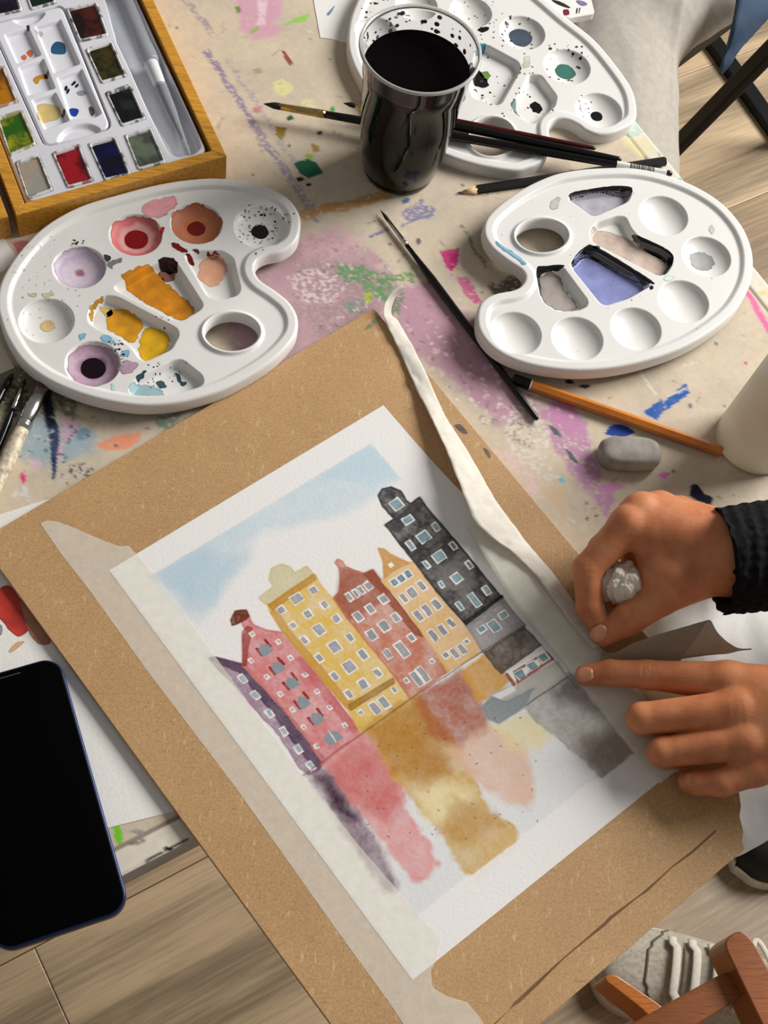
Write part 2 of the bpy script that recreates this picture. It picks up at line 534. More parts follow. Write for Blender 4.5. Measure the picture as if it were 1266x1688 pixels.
# faint dirt and scuffs
for k in range(420):
    px, py = RNG.uniform(250, 1266), RNG.uniform(0, 900)
    L_, a_ = RNG.uniform(4, 26), RNG.uniform(0, 3.14)
    layer(rgb, X, Y, stroke((px, py), (px + L_ * math.cos(a_), py + L_ * math.sin(a_)), RNG.uniform(1.5, 4)), [(120, 105, 92), (90, 80, 78), (170, 155, 135), (235, 228, 215)][k % 4], RNG.uniform(0.25, 0.6), 0.05, 0.2, dry=0.45, seed=k)
for k in range(90):
    px, py = RNG.uniform(250, 1266), RNG.uniform(0, 900)
    layer(rgb, X, Y, blot(px, py, RNG.uniform(1.5, 3.5)), [(40, 34, 36), (60, 70, 60), (110, 70, 60), (80, 80, 110)][k % 4], 0.8, 0.04, 0.05, seed=k)
LY = [  # photo outline, colour, opacity, soft, warp, dry
    ([(385, -5), (472, -5), (455, 35), (463, 58), (420, 67), (398, 50)], (216, 158, 186), .8, .3, .35, .25),
    ([(425, 0), (440, 0), (436, 40), (424, 42)], (238, 214, 222), .7, .1, .2, .3),
    ([(463, 44), (490, 29), (510, 22), (503, 37), (485, 38)], (152, 204, 96), 1, .03, .12, 0),
    ([(409, 52), (427, 44), (427, 50), (414, 55)], (140, 190, 80), 1, .03, .1, 0),
    ([(387, 12), (396, 10), (398, 20), (389, 22)], (120, 140, 70), .9, .04, .1, 0),
    ([(464, 84), (470, 85), (484, 106), (477, 109), (468, 95)], (150, 78, 62), .95, .03, .08, 0),
    (blot(466, 143, 17, 14), (226, 222, 156), .85, .06, .25, .35),
    (blot(508, 170, 14, 8), (226, 222, 166), .7, .06, .2, .4),
    (blot(548, 180, 5, 6), (60, 160, 80), .95, .03, .06, 0),
    (blot(425, 116, 9, 5), (170, 140, 105), .7, .08, .1, 0),
    (blot(424, 180, 8, 6), (200, 120, 125), .8, .08, .12, 0),
    (stroke((302, -5), (352, 58), 9), (140, 128, 152), .65, .1, .3, .42),
    (stroke((338, 82), (420, 205), 11), (138, 124, 160), .85, .1, .25, .38),
    (stroke((415, 200), (525, 365), 13), (142, 130, 160), .8, .1, .3, .42),
    (stroke((372, 95), (500, 290), 9), (160, 148, 168), .6, .12, .3, .46),
    ([(483, 268), (508, 262), (524, 268), (533, 285), (510, 294), (495, 286)], (26, 96, 70), 1, .03, .2, 0),
    (blot(495, 296, 7, 4), (22, 26, 26), .95, .03, .08, 0), (blot(508, 305, 6, 3), (24, 26, 26), .95, .03, .08, 0),
    ([(453, 208), (472, 210), (470, 222), (463, 231), (455, 222)], (150, 116, 44), 1, .03, .08, 0),
    (blot(463, 226, 5, 4), (120, 150, 50), .9, .04, .06, 0),
    (blot(478, 194, 6, 5), (34, 84, 50), 1, .03, .06, 0), (blot(528, 219, 5, 4), (24, 70, 52), 1, .03, .06, 0),
    ([(512, 236), (524, 240), (530, 250), (515, 252)], (160, 128, 62), .9, .04, .1, 0),
    (blot(510, 257, 7, 4), (140, 190, 60), .9, .03, .08, 0),
    ([(492, 347), (570, 330), (632, 316), (648, 326), (600, 342), (540, 352), (500, 366)], (190, 138, 66), .85, .12, .3, .3),
    ([(392, 440), (430, 420), (500, 392), (560, 385), (620, 420), (650, 470), (705, 468), (768, 520), (868, 640), (905, 700), (828, 700), (735, 625), (690, 590), (620, 560), (500, 640), (440, 660), (380, 600), (380, 520)], (186, 148, 162), .85, .5, .9, .22),
    ([(640, 480), (700, 470), (770, 535), (860, 650), (830, 700), (740, 620), (680, 560)], (192, 146, 168), .7, .5, .5, .3),
    ([(500, 420), (600, 430), (640, 480), (600, 540), (520, 560), (480, 500)], (150, 132, 130), .5, .6, .9, .45),
    ([(470, 455), (540, 440), (575, 475), (560, 495), (500, 500)], (228, 208, 206), .8, .1, .5, .55),
    ([(480, 395), (560, 370), (600, 390), (560, 420), (500, 425)], (214, 172, 180), .7, .3, .5, .4),
    ([(555, 432), (600, 438), (640, 455), (690, 440), (678, 462), (640, 478), (655, 500), (620, 492), (580, 470), (552, 450)], (92, 152, 92), .9, .15, .5, .4),
    ([(562, 500), (590, 492), (602, 505), (580, 520)], (100, 150, 130), .8, .1, .3, .45),
    ([(600, 485), (612, 480), (612, 500), (602, 500)], (170, 190, 60), .9, .06, .1, .3),
    ([(640, 490), (665, 480), (660, 520), (645, 520)], (92, 140, 96), .8, .08, .3, .4),
    ([(662, 345), (700, 330), (718, 345), (705, 362), (668, 366)], (126, 122, 168), .85, .08, .3, .42),
    (stroke((660, 372), (712, 352), 5), (120, 118, 160), .8, .06, .15, .35),
    (stroke((608, 392), (640, 376), 6), (96, 104, 150), .8, .05, .15, .35),
    (blot(668, 331, 9, 5), (80, 110, 150), .9, .04, .1, .2), (blot(690, 398, 4, 6), (90, 86, 96), .9, .04, .1, 0),
    ([(724, 413), (757, 409), (755, 436), (744, 447), (734, 438)], (206, 48, 126), .95, .04, .12, .2),
    ([(752, 457), (768, 455), (790, 488), (796, 505), (780, 500), (762, 480)], (208, 92, 146), .9, .08, .2, .36),
    ([(805, 470), (850, 455), (865, 480), (820, 500)], (70, 54, 48), .8, .25, .4, .35),  # no stain: brownish shadow beside the palette, painted into the top
    (stroke((760, 370), (800, 440), 6), (100, 90, 80), .7, .1, .2, .4),
    ([(1058, 682), (1090, 658), (1112, 650), (1130, 632), (1139, 648), (1112, 668), (1082, 692)], (36, 92, 172), 1, .03, .2, .18),
    (stroke((1090, 660), (1132, 640), 4), (220, 212, 196), .8, .03, .2, .2),
    ([(996, 716), (1004, 704), (1020, 698), (1036, 702), (1047, 712), (1030, 722)], (34, 66, 156), 1, .03, .1, 0),
    ([(1138, 800), (1152, 798), (1160, 812), (1178, 822), (1172, 832), (1150, 826), (1136, 816)], (18, 18, 46), 1, .03, .2, .1),
    (stroke((1230, 478), (1272, 552), 9), (226, 106, 164), .9, .06, .12, .2),
    ([(892, 668), (905, 655), (945, 662), (966, 704), (985, 770), (1012, 822), (1000, 852), (962, 806), (925, 752), (902, 712)], (190, 138, 178), .9, .25, .5, .36),
    ([(905, 665), (940, 664), (962, 705), (940, 720), (912, 696)], (196, 136, 176), .9, .15, .3, .25),
    ([(990, 800), (1012, 790), (1030, 800), (1000, 820)], (206, 140, 186), .9, .08, .2, .2),
    ([(1083, 782), (1098, 778), (1108, 780), (1095, 790)], (206, 120, 178), 1, .03, .06, 0),
    ([(820, 690), (880, 660), (905, 720), (900, 790), (850, 760)], (226, 220, 210), .7, .1, .6, .52),
    ([(812, 735), (840, 745), (890, 800), (900, 830), (850, 780)], (232, 196, 200), .8, .1, .5, .48),
    ([(890, 800), (930, 800), (935, 860), (905, 830)], (214, 184, 148), .7, .15, .3, .2),
    ([(815, 690), (870, 690), (880, 740), (840, 730)], (90, 84, 76), .5, .08, .5, .58),
    ([(903, 700), (915, 705), (926, 722), (912, 716)], (86, 96, 92), 1, .03, .08, 0),
    ([(926, 735), (942, 748), (955, 764), (940, 758)], (40, 96, 76), .9, .04, .15, .25),
    (blot(925, 790, 6, 5), (90, 190, 200), .9, .04, .08, 0), (blot(940, 630, 8, 4), (30, 32, 40), .95, .03, .1, 0), (blot(964, 637, 10, 3), (30, 32, 40), .95, .03, .1, 0),
    ([(1018, 205), (1045, 195), (1062, 215), (1040, 232)], (150, 200, 190), .6, .15, .3, .3), (blot(1128, 296, 9, 6), (100, 176, 180), .9, .04, .1, .2),
    ([(1020, 225), (1075, 228), (1080, 250), (1050, 262)], (224, 216, 160), .6, .25, .3, .2),
    (blot(1229, 599, 3, 3), (210, 70, 130), 1, .03, .03, 0), (blot(1258, 483, 6, 4), (220, 206, 90), .8, .05, .05, 0),
    (stroke((1055, 612), (1080, 650), 4), (228, 222, 206), .8, .04, .1, .3),
    # under and beside the left palette
    ([(-30, 590), (60, 610), (130, 660), (130, 690), (60, 670), (20, 690), (-30, 680)], (96, 104, 70), .85, .3, .6, .3),
    ([(0, 640), (50, 640), (60, 670), (10, 700)], (40, 60, 46), .8, .1, .5, .45),
    ([(60, 690), (150, 705), (160, 740), (90, 770), (30, 760), (20, 720)], (142, 174, 190), .75, .4, .5, .25),
    ([(66, 655), (84, 660), (96, 700), (98, 740), (90, 790), (86, 790), (84, 740), (76, 700)], (24, 48, 92), .95, .05, .12, .1),
    ([(66, 640), (84, 640), (92, 700), (80, 705)], (16, 18, 26), .95, .05, .1, .1),
    ([(98, 690), (128, 690), (124, 715), (104, 730), (100, 760), (92, 752), (98, 720)], (218, 172, 200), .85, .08, .25, .35),
    (blot(62, 765, 12, 9), (218, 176, 204), .8, .1, .2, .35), ([(32, 782), (42, 774), (42, 795), (36, 798)], (226, 60, 120), 1, .03, .06, 0),
    (blot(32, 815, 14, 12), (222, 224, 224), .7, .06, .2, .5), (stroke((36, 795), (52, 835), 6), (222, 224, 230), .7, .05, .2, .4),
    (blot(135, 715, 14, 9), (110, 146, 168), .8, .08, .2, .3),
    ([(160, 735), (190, 716), (232, 712), (236, 724), (205, 742), (176, 744)], (238, 152, 118), .95, .05, .2, .2),
    (blot(190, 735, 4, 3), (90, 90, 90), .8, .04, .06, 0),
    ([(256, 690), (300, 680), (290, 715), (262, 712)], (86, 130, 120), .7, .15, .3, .4),
    ([(95, 760), (160, 770), (155, 790), (98, 790)], (40, 62, 66), .9, .04, .3, .60),
    ([(20, 400), (50, 395), (50, 420), (30, 420)], (190, 70, 80), .8, .06, .2, .3),
    ([(186, 1364), (196, 1360), (204, 1384), (196, 1394), (188, 1380)], (120, 200, 40), 1, .03, .06, 0),
    (blot(228, 1372, 10, 6), (150, 142, 150), .8, .06, .2, .3), (stroke((215, 1392), (240, 1385), 5), (120, 110, 100), .8, .05, .15, .3),
    (stroke((240, 1420), (312, 1382), 4), (26, 24, 24), .95, .03, .12, .1), (blot(278, 1399, 9, 4), (26, 24, 24), 1, .03, .1, 0),
]
for k, (pts, c, op, so, wa, dr) in enumerate(LY):
    layer(rgb, X, Y, pts, c, op, so, wa, 1.4, dr, 6.0, seed=k)
for k in range(260):       # crumbs of dried paint over the mauve area
    u_ = RNG.uniform(0, 1); px, py = RNG.normal(560 + 330 * u_, 45), RNG.normal(450 + 270 * u_, 40)
    layer(rgb, X, Y, blot(px, py, RNG.uniform(1.5, 5), RNG.uniform(1, 3), ang=RNG.uniform(0, 3)), [(228, 206, 208), (160, 120, 140), (214, 196, 176), (120, 110, 112), (236, 228, 220)][k % 5], .75, .04, .12, seed=k)
for k in range(120):
    px, py = RNG.normal(70, 60), RNG.normal(715, 50)
    layer(rgb, X, Y, blot(px, py, RNG.uniform(1.5, 6), RNG.uniform(1, 3), ang=RNG.uniform(0, 3)), [(60, 72, 60), (150, 170, 176), (190, 170, 150), (40, 44, 50), (210, 206, 196)][k % 5], .7, .05, .15, seed=k)
nyT, nxT = SS.shape
idx = np.arange(nyT * nxT).reshape(nyT, nxT)
q = np.stack([idx[:-1, :-1], idx[1:, :-1], idx[1:, 1:], idx[:-1, 1:]], -1).reshape(-1, 4)
zt = np.where(np.abs(edge_d - 1.5) < 0.08, -0.05, 0.0)
zt = np.where(edge_d < 0.01, -0.12, zt)
tb = empty('table', (CORNER[0] - 30 * ED[0] + 20 * EN[0], CORNER[1] - 30 * ED[1] + 20 * EN[1], FZ), 'work table with a beige top covered in paint stains', 'table')
M_table = painted('stained_table_top', 0.7, 90, 0.25, spec=0.2, var=0.08, vscale=220, bdist=0.0006)
mk('table_top', np.column_stack([X, Y, zt]), q, M_table, tb, col=rgb)
E4 = np.array([tpos(a, b) for a, b in ((0, 0), (125, 0), (125, 120), (0, 120))])
V, F = slab(E4, -2.2, -0.10)
mk('edge_band', V, F, plain('table_edge', (176, 168, 158), 0.5, 0.05, 40), tb, smooth=False)
M_leg = plain('table_leg_metal', (120, 118, 116), 0.4, 0.05, 60)
for a, b in ((6, 7), (119, 7), (119, 113), (6, 113)):
    c = tpos(a, b)
    V, F = slab(np.array([c + (-2, -2), c + (2, -2), c + (2, 2), c + (-2, 2)]), FZ, -2.2)
    mk('leg', V, F, M_leg, tb, smooth=False)

# ------------------------------------------------------------------ fibreboard, sheets, painting
BT = 0.50                                               # top of the board above the table
PT = 0.52                                               # top of the painting
m, t, b = nt('fibreboard')
n1_ = noise_node(t, 800, 6, 0.75); n2_ = noise_node(t, 14, 4, 0.6); n3_ = noise_node(t, 420, 2, 0.6, (1, 0.3, 1, 0.9)); n4_ = noise_node(t, 500, 2, 0.6, (0.35, 1, 1, 0.2))
r1_ = ramp(t, n1_.outputs['Fac'], [(0.25, lin4((158, 120, 78))), (0.5, lin4((190, 151, 104))), (0.78, lin4((214, 178, 130)))])
def mixc(t, a, bsock, fac, mode='MIX'):
    x = t.nodes.new('ShaderNodeMix'); x.data_type = 'RGBA'; x.blend_type = mode
    t.links.new(a, x.inputs['A'])
    if isinstance(bsock, tuple): x.inputs['B'].default_value = bsock
    else: t.links.new(bsock, x.inputs['B'])
    if isinstance(fac, float): x.inputs['Factor'].default_value = fac
    else: t.links.new(fac, x.inputs['Factor'])
    return x.outputs['Result']
r2_ = ramp(t, n2_.outputs['Fac'], [(0.3, (0.86, 0.84, 0.82, 1)), (0.7, (1, 1, 1, 1))])
c_ = mixc(t, r1_.outputs[0], r2_.outputs[0], 1.0, 'MULTIPLY')
f3 = ramp(t, n3_.outputs['Fac'], [(0.62, (0, 0, 0, 1)), (0.76, (0.6, 0.6, 0.6, 1))])
f4 = ramp(t, n4_.outputs['Fac'], [(0.62, (0, 0, 0, 1)), (0.76, (0.35, 0.35, 0.35, 1))])
c_ = mixc(t, c_, lin4((222, 192, 148)), f3.outputs[0]); c_ = mixc(t, c_, lin4((118, 86, 54)), f4.outputs[0])
t.links.new(c_, b.inputs['Base Color']); b.inputs['Roughness'].default_value = 0.62
bump(t, b, n1_.outputs['Fac'], 0.12, 0.0003)
M_mdf = m
def line_x(p, d, q, e):
    s = np.linalg.solve(np.array([d, -np.asarray(e)]).T, np.asarray(q) - p); return np.asarray(p) + np.asarray(d) * s[0]
tpA, tpB = at(63, 834, BT)[:2], at(616, 508, BT)[:2]
lfA, lfB = at(0, 938, BT)[:2], at(545, 1688, BT)[:2]
rtA, rtB = at(616, 508, BT)[:2], at(960, 916, BT)[:2]
btA, btB = at(906, 1674, BT)[:2], at(1173, 1445, BT)[:2]
brk = [at(1206, 1216, BT)[:2], at(1216, 1290, BT)[:2], at(1222, 1330, BT)[:2], at(1219, 1345, BT)[:2], at(1226, 1372, BT)[:2], at(1223, 1388, BT)[:2], at(1228, 1399, BT)[:2]]
bc = [line_x(tpA, tpB - tpA, lfA, lfB - lfA), tpB] + brk + [line_x(lfA, lfB - lfA, btA, btB - btA)]
brd = empty('drawing_board', (*np.mean(bc, 0), 0.15), 'brown fibreboard drawing board carrying the taped watercolour', 'board')
V, F = slab(round_loop(bc, 0.12, 2), 0.15, BT, 0.03)
mk('panel', V, F, M_mdf, brd, smooth=False)
zq = crop(560, 1300, 1.793)
cut = [zq(*p) for p in ((452, 698), (500, 655), (515, 632), (560, 590), (602, 552), (660, 500), (725, 444), (780, 396), (800, 376), (880, 318), (905, 298), (985, 226), (1040, 184), (1110, 122), (1113, 127), (1046, 188), (1000, 222), (985, 232), (912, 302), (882, 322), (806, 384), (784, 406), (730, 448), (662, 504), (608, 558), (590, 578), (530, 634), (512, 644), (458, 698))]
V, F = slab(on(cut, BT), BT - 0.01, BT + 0.006)
mk('scored_line', V, F, plain('scored_line', (112, 76, 40), 0.7, 0.15, 90), brd, smooth=False, label='dark scored line across the board')
zt8 = crop(560, 430, 2.9625)
for k, pts in enumerate(([(560, 805), (590, 800), (625, 840), (600, 842)], [(700, 915), (725, 925), (738, 960), (722, 955)], [(125, 330), (185, 270), (195, 285), (150, 330)])):
    V, F = slab(smooth_loop(on(pts, BT, zt8), 4), BT - 0.005, BT + 0.008)
    mk('paint_mark', V, F, plain('board_mark_%d' % k, [(92, 78, 74), (100, 84, 76), (130, 128, 96)][k], 0.6, 0.2, 300), brd, smooth=False)

# painting coordinates: a across (0..21.1), b down (0..29.7)
PO = at(180, 940, PT)[:2]; PA = math.radians(37.92)
PX = np.array([math.cos(PA), math.sin(PA)]); PY = np.array([math.sin(PA), -math.cos(PA)])
PWD, PHT = 21.13, 29.7
na, nb = 425, 596
A_, B_ = np.meshgrid(np.linspace(0, PWD, na), np.linspace(0, PHT, nb))
A_ = A_.ravel(); B_ = B_.ravel()
XYp = PO + A_[:, None] * PX + B_[:, None] * PY; Xp = XYp[:, 0]; Yp = XYp[:, 1]
grain = fbm(Xp, Yp, 7, 3, 3)
rgb = lin((236, 234, 232))[None, :] * (0.975 + 0.04 * grain)[:, None]
z5 = crop(340, 900, 3.517); z7 = crop(480, 1050, 2.11)
def z6(x, y): return z5(x + 914.4, y - 422.0)
def wash(pts, c, op=0.85, soft=0.08, warp=0.12, f=z5, seed=0, edge=0.25, gran=0.35, wsc=1.6, fade=None, grow=None):
    if grow is None: grow = 0.09 if 10 <= seed <= 30 and op < .93 else 0.0
    poly = on(pts, PT, f)
    pad = soft * 2 + warp * 2 + .2
    lo = poly.min(0) - pad; hi = poly.max(0) + pad
    m = (Xp > lo[0]) & (Xp < hi[0]) & (Yp > lo[1]) & (Yp < hi[1])
    if not m.any(): return
    x = Xp[m]; y = Yp[m]
    wx = x + warp * 2 * (fbm(x, y, wsc, seed + 3) - 0.5); wy = y + warp * 2 * (fbm(x, y, wsc, seed + 9) - 0.5)
    d = poly_sdf(poly, wx, wy) - grow
    a = sstep(soft, -soft, d) * op
    g = fbm(x, y, 1.1, seed + 40) * 0.6 + fbm(x, y, 6, seed + 50, 3) * 0.4
    a = a * np.clip(1 - gran + 2 * gran * g, 0, 1.25)
    if edge: a = a * (1 + edge * np.exp(-((d + soft * 0.5) / 0.06) ** 2))
    if fade is not None: a = a * fade(A_[m], B_[m])
    a = np.clip(a, 0, 1)[:, None]
    rgb[m] = rgb[m] * (1 - a) + lin(c) * a
def inpaint_area(): pass
# painted field border
SKY = [(255, 946), (612, 730), (664, 792), (1047, 1241), (690, 1505)]
idp = lambda x, y: (x, y)
# sky
wash([(256, 945), (612, 730), (664, 790), (560, 850), (430, 880), (330, 1030)], (198, 216, 226), .75, .5, .5, idp, 3, 0, .5, .5)
wash([(256, 945), (612, 730), (640, 764), (520, 800), (400, 850), (300, 1000)], (186, 210, 224), .5, .9, .6, idp, 5, 0, .6, .45)
wash([(520, 785), (612, 731), (662, 790), (600, 800)], (190, 214, 226), .6, .25, .4, idp, 7, .1, .4, .6)
wash([(258, 950), (330, 905), (400, 915), (350, 985), (310, 1015)], (176, 202, 220), .5, .7, .5, idp, 8, 0, .5, .6)
# clean margins around the field
for pts in ([(150, 950), (255, 945.5), (360, 882.5), (612, 730), (635, 660), (180, 935)], [(612, 730), (690, 825), (720, 800), (632, 655)]):
    wash(pts, (236, 234, 232), 1.0, .04, .03, idp, 1, 0, 0)
# buildings
wash([(20, 660), (60, 650), (215, 690), (290, 770), (450, 980), (680, 1255), (650, 1300), (600, 1322), (540, 1280), (430, 1100), (300, 960), (180, 820), (90, 730)], (160, 132, 152), .85, .05, .1, z5, 10, .3, .5)
wash([(28, 652), (60, 648), (215, 690), (320, 800), (560, 1080), (690, 1250), (640, 1292), (470, 1080), (300, 850), (190, 730), (100, 690)], (78, 54, 80), .85, .07, .1, z5, 11)
wash([(215, 520), (240, 500), (205, 440), (245, 415), (268, 460), (350, 490), (460, 510), (560, 640), (900, 1090), (680, 1252), (560, 1080), (450, 940), (215, 690), (222, 600)], (210, 122, 124), .85, .05, .07, z5, 12, .3, .5)
wash([(560, 640), (620, 720), (900, 1090), (870, 1110), (640, 820), (540, 660)], (186, 78, 84), .45, .12, .1, z5, 13)
wash([(215, 500), (240, 470), (262, 480), (235, 600), (225, 690), (214, 690)], (150, 50, 44), .75, .06, .05, z5, 14)
wash([(138, 430), (165, 375), (235, 368), (252, 405), (230, 425), (185, 452), (145, 462)], (110, 50, 28), .95, .04, .06, z5, 15)
wash([(310, 300), (392, 240), (368, 190), (380, 135), (430, 108), (482, 125), (510, 160), (580, 120), (612, 160), (370, 345), (340, 330)], (206, 194, 150), .8, .04, .06, z5, 16, .5)
wash([(360, 345), (625, 168), (650, 210), (1185, 885), (900, 1080), (820, 940), (450, 500), (380, 390)], (222, 186, 92), .86, .05, .05, z5, 17, .3, .5)
wash([(365, 342), (622, 168), (632, 190), (385, 365)], (184, 128, 34), .75, .05, .04, z5, 18)
wash([(380, 380), (450, 500), (820, 940), (850, 920), (480, 490), (410, 380)], (190, 132, 30), .6, .08, .06, z5, 19)
wash([(830, 925), (1080, 772), (1085, 792), (838, 948)], (150, 104, 24), .75, .05, .04, z5, 20)
wash([(775, 130), (752, 100), (766, 82), (790, 95), (802, 122), (915, 165), (965, 143), (1060, 270), (1200, 450), (1404, 718), (1180, 882), (1100, 760), (830, 430), (745, 300), (770, 270), (780, 200)], (196, 124, 100), .86, .05, .06, z5, 21, .3, .5)
wash([(775, 130), (915, 165), (965, 143), (1060, 270), (1000, 330), (830, 420), (745, 300), (770, 270)], (148, 72, 44), .65, .2, .1, z5, 22, 0)
wash([(915, 165), (965, 143), (1200, 450), (1250, 520), (1215, 510), (960, 200)], (140, 70, 44), .7, .07, .06, z5, 23)
wash([(88, 440), (118, 443), (150, 475), (255, 520), (300, 520), (420, 680), (590, 880), (690, 1030), (490, 1145), (300, 860), (200, 720), (108, 625), (125, 600), (118, 520)], (224, 182, 118), .86, .05, .05, z6, 24, .3, .45)
wash([(88, 440), (118, 443), (150, 475), (255, 520), (170, 560), (120, 600), (118, 520)], (192, 138, 60), .6, .08, .06, z6, 25)
wash([(88, 130), (110, 95), (160, 84), (210, 105), (240, 160), (268, 182), (320, 148), (380, 230), (805, 732), (600, 887), (430, 690), (300, 520), (128, 302), (180, 265), (110, 190)], (58, 56, 58), .92, .05, .05, z6, 26, .5, .3)
wash([(128, 302), (180, 265), (320, 148), (345, 185), (200, 340)], (36, 36, 38), .6, .15, .1, z6, 27)
wash([(420, 560), (540, 480), (640, 640), (560, 700), (480, 650)], (120, 116, 114), .5, .3, .3, z6, 28, 0)
wash([(585, 860), (800, 715), (808, 735), (600, 890)], (26, 26, 28), .85, .05, .05, z6, 29)
wash([(600, 888), (805, 735), (930, 882), (690, 1032)], (152, 148, 150), .88, .05, .05, z6, 30)
# water, reflections, boat
wash([(120, 440), (660, 70), (900, 60), (1197, 403), (1030, 510), (500, 920), (440, 985), (100, 520)], (214, 218, 222), .55, .06, .1, z7, 31, 0, .5, .6)
wash([(52, 476), (90, 446), (160, 462), (240, 610), (330, 760), (372, 880), (330, 890), (240, 760), (150, 630)], (120, 84, 106), .75, .28, .3, z7, 32, 0, .5)
wash([(85, 485), (140, 485), (190, 570), (230, 640), (190, 640), (130, 560)], (56, 26, 50), .85, .35, .3, z7, 33, 0, .4)
wash([(95, 440), (255, 318), (350, 430), (400, 590), (470, 700), (515, 780), (470, 850), (425, 850), (330, 740), (230, 600), (160, 500)], (220, 142, 142), .75, .22, .35, z7, 34, .1, .4)
wash([(120, 440), (250, 345), (340, 430), (390, 580), (330, 640), (230, 590), (160, 500)], (196, 74, 70), .6, .5, .4, z7, 35, 0, .5)
wash([(240, 318), (440, 192), (540, 320), (640, 500), (700, 610), (780, 650), (790, 725), (650, 842), (570, 790), (520, 690), (420, 560), (340, 480), (300, 380)], (206, 166, 82), .78, .2, .3, z7, 36, .15, .45)
wash([(255, 318), (440, 196), (530, 335), (560, 480), (470, 500), (360, 480)], (176, 118, 24), .7, .5, .4, z7, 37, 0, .5)
wash([(430, 540), (560, 500), (640, 540), (560, 640), (480, 640)], (238, 224, 176), .7, .5, .4, z7, 38, 0, .5)
wash([(560, 560), (690, 600), (740, 650), (600, 720), (520, 690)], (178, 124, 34), .5, .4, .4, z7, 39, 0, .6)
wash([(425, 205), (600, 112), (668, 230), (690, 315), (590, 395), (480, 335)], (172, 88, 52), .8, .3, .3, z7, 41, 0, .4)
wash([(540, 390), (690, 300), (800, 360), (850, 500), (830, 600), (740, 570), (640, 500)], (222, 182, 158), .75, .35, .4, z7, 42, 0, .4)
wash([(590, 118), (672, 60), (720, 95), (762, 150), (715, 205), (650, 225)], (216, 158, 60), .85, .18, .2, z7, 43)
wash([(700, 310), (830, 255), (910, 340), (860, 400), (760, 390)], (232, 218, 162), .7, .35, .3, z7, 44, 0)
wash([(800, 240), (965, 122), (1197, 403), (1080, 494), (1000, 410), (880, 320)], (166, 160, 154), .8, .12, .25, z7, 45, .15, .6)
wash([(1000, 330), (1120, 330), (1190, 400), (1080, 485), (1030, 430)], (140, 124, 108), .5, .4, .3, z7, 46, 0, .6)
wash([(690, 1040), (930, 885), (1032, 1000), (800, 1165), (760, 1130)], (98, 84, 74), .9, .06, .07, z6, 47, .3)
wash([(685, 1355), (745, 1275), (830, 1240), (1120, 1085), (1190, 1185), (940, 1355), (780, 1455), (712, 1425)], (184, 182, 174), .95, .05, .04, z6, 48, .6, .3)
wash([(685, 1355), (740, 1300), (830, 1318), (940, 1262), (1000, 1240), (930, 1355), (780, 1455), (712, 1425)], (136, 146, 152), .8, .14, .1, z6, 49, .4)
wash([(745, 1290), (870, 1225), (880, 1260), (790, 1310)], (238, 238, 236), .85, .06, .06, z6, 50, 0)
wash([(812, 1165), (1050, 1028), (1102, 1080), (868, 1242)], (244, 242, 238), .95, .04, .03, z6, 51, 0)
for pts in ([(815, 1165), (832, 1155), (885, 1225), (866, 1240)], [(862, 1150), (1050, 1032), (1056, 1042), (872, 1164)], [(880, 1205), (1090, 1070), (1100, 1082), (888, 1226)], [(862, 1150), (876, 1142), (905, 1200), (888, 1212)], [(936, 1110), (946, 1104), (975, 1150), (964, 1158)], [(1004, 1066), (1016, 1058), (1042, 1104), (1030, 1112)], [(1048, 1030), (1060, 1030), (1105, 1080), (1090, 1088)]):
    wash(pts, (150, 74, 56), .9, .03, .02, z6, 52, 0, .2)
UPV = np.array([-0.62, -0.785]); ACV = np.array([0.845, -0.535])
def win(x, y, w, h, f=z5, glass=(150, 158, 166), frame=True, seed=0):
    def quad(w, h):
        p = np.array([x, y]); return [tuple(p + ACV * a * w / 2 + UPV * b * h / 2) for a, b in ((-1, -1), (1, -1), (1, 1), (-1, 1))]
    if frame: wash(quad(w + 13, h + 13), (244, 242, 238), .95, .018, .05, f, seed + int(x), 0, .1)
    wash(quad(w, h), glass, .9, .025, .07, f, seed + int(y), .2, .35)
for x, y in ((210, 770), (285, 865), (365, 970), (450, 1075), (535, 1178), (605, 1275)): win(x, y, 26, 44, glass=(164, 174, 184))
for x, y in ((340, 600), (415, 705), (495, 795), (560, 905), (640, 1000)):
    p = np.array([x, y])
    for s_ in (-1, 1):
        c = p + ACV * s_ * 36 + UPV * (4 if s_ < 0 else 22)
        wash([tuple(c + ACV * a * 8 + UPV * b * 30) for a, b in ((-1, -1), (1, -1), (1, 1), (-1, 1))], (150, 28, 32), .9, .03, .05, z5, int(x))
    wash([tuple(p + q_) for q_ in (ACV * -33 - UPV * 33, ACV * 33 - UPV * 33, ACV * 33 + UPV * 14, UPV * 40, ACV * -33 + UPV * 14)], (134, 150, 158), .92, .03, .06, z5, int(y))
wash([tuple(np.array([730, 1110]) + q_) for q_ in (ACV * -48 - UPV * 36, ACV * 48 - UPV * 36, ACV * 46 + UPV * 14, UPV * 46, ACV * -46 + UPV * 14)], (136, 150, 158), .92, .03, .06, z5, 77)
wash([(708, 1075), (714, 1070), (756, 1135), (750, 1140)], (240, 240, 240), .8, .02, .02, z5, 78, 0)
for x, y in ((265, 510), (420, 555), (260, 665), (490, 650), (350, 760), (575, 745), (430, 860), (640, 845), (500, 950), (715, 935), (565, 1050), (805, 1040), (640, 1160)):
    win(x, y, 14, 18, glass=(176, 160, 164))
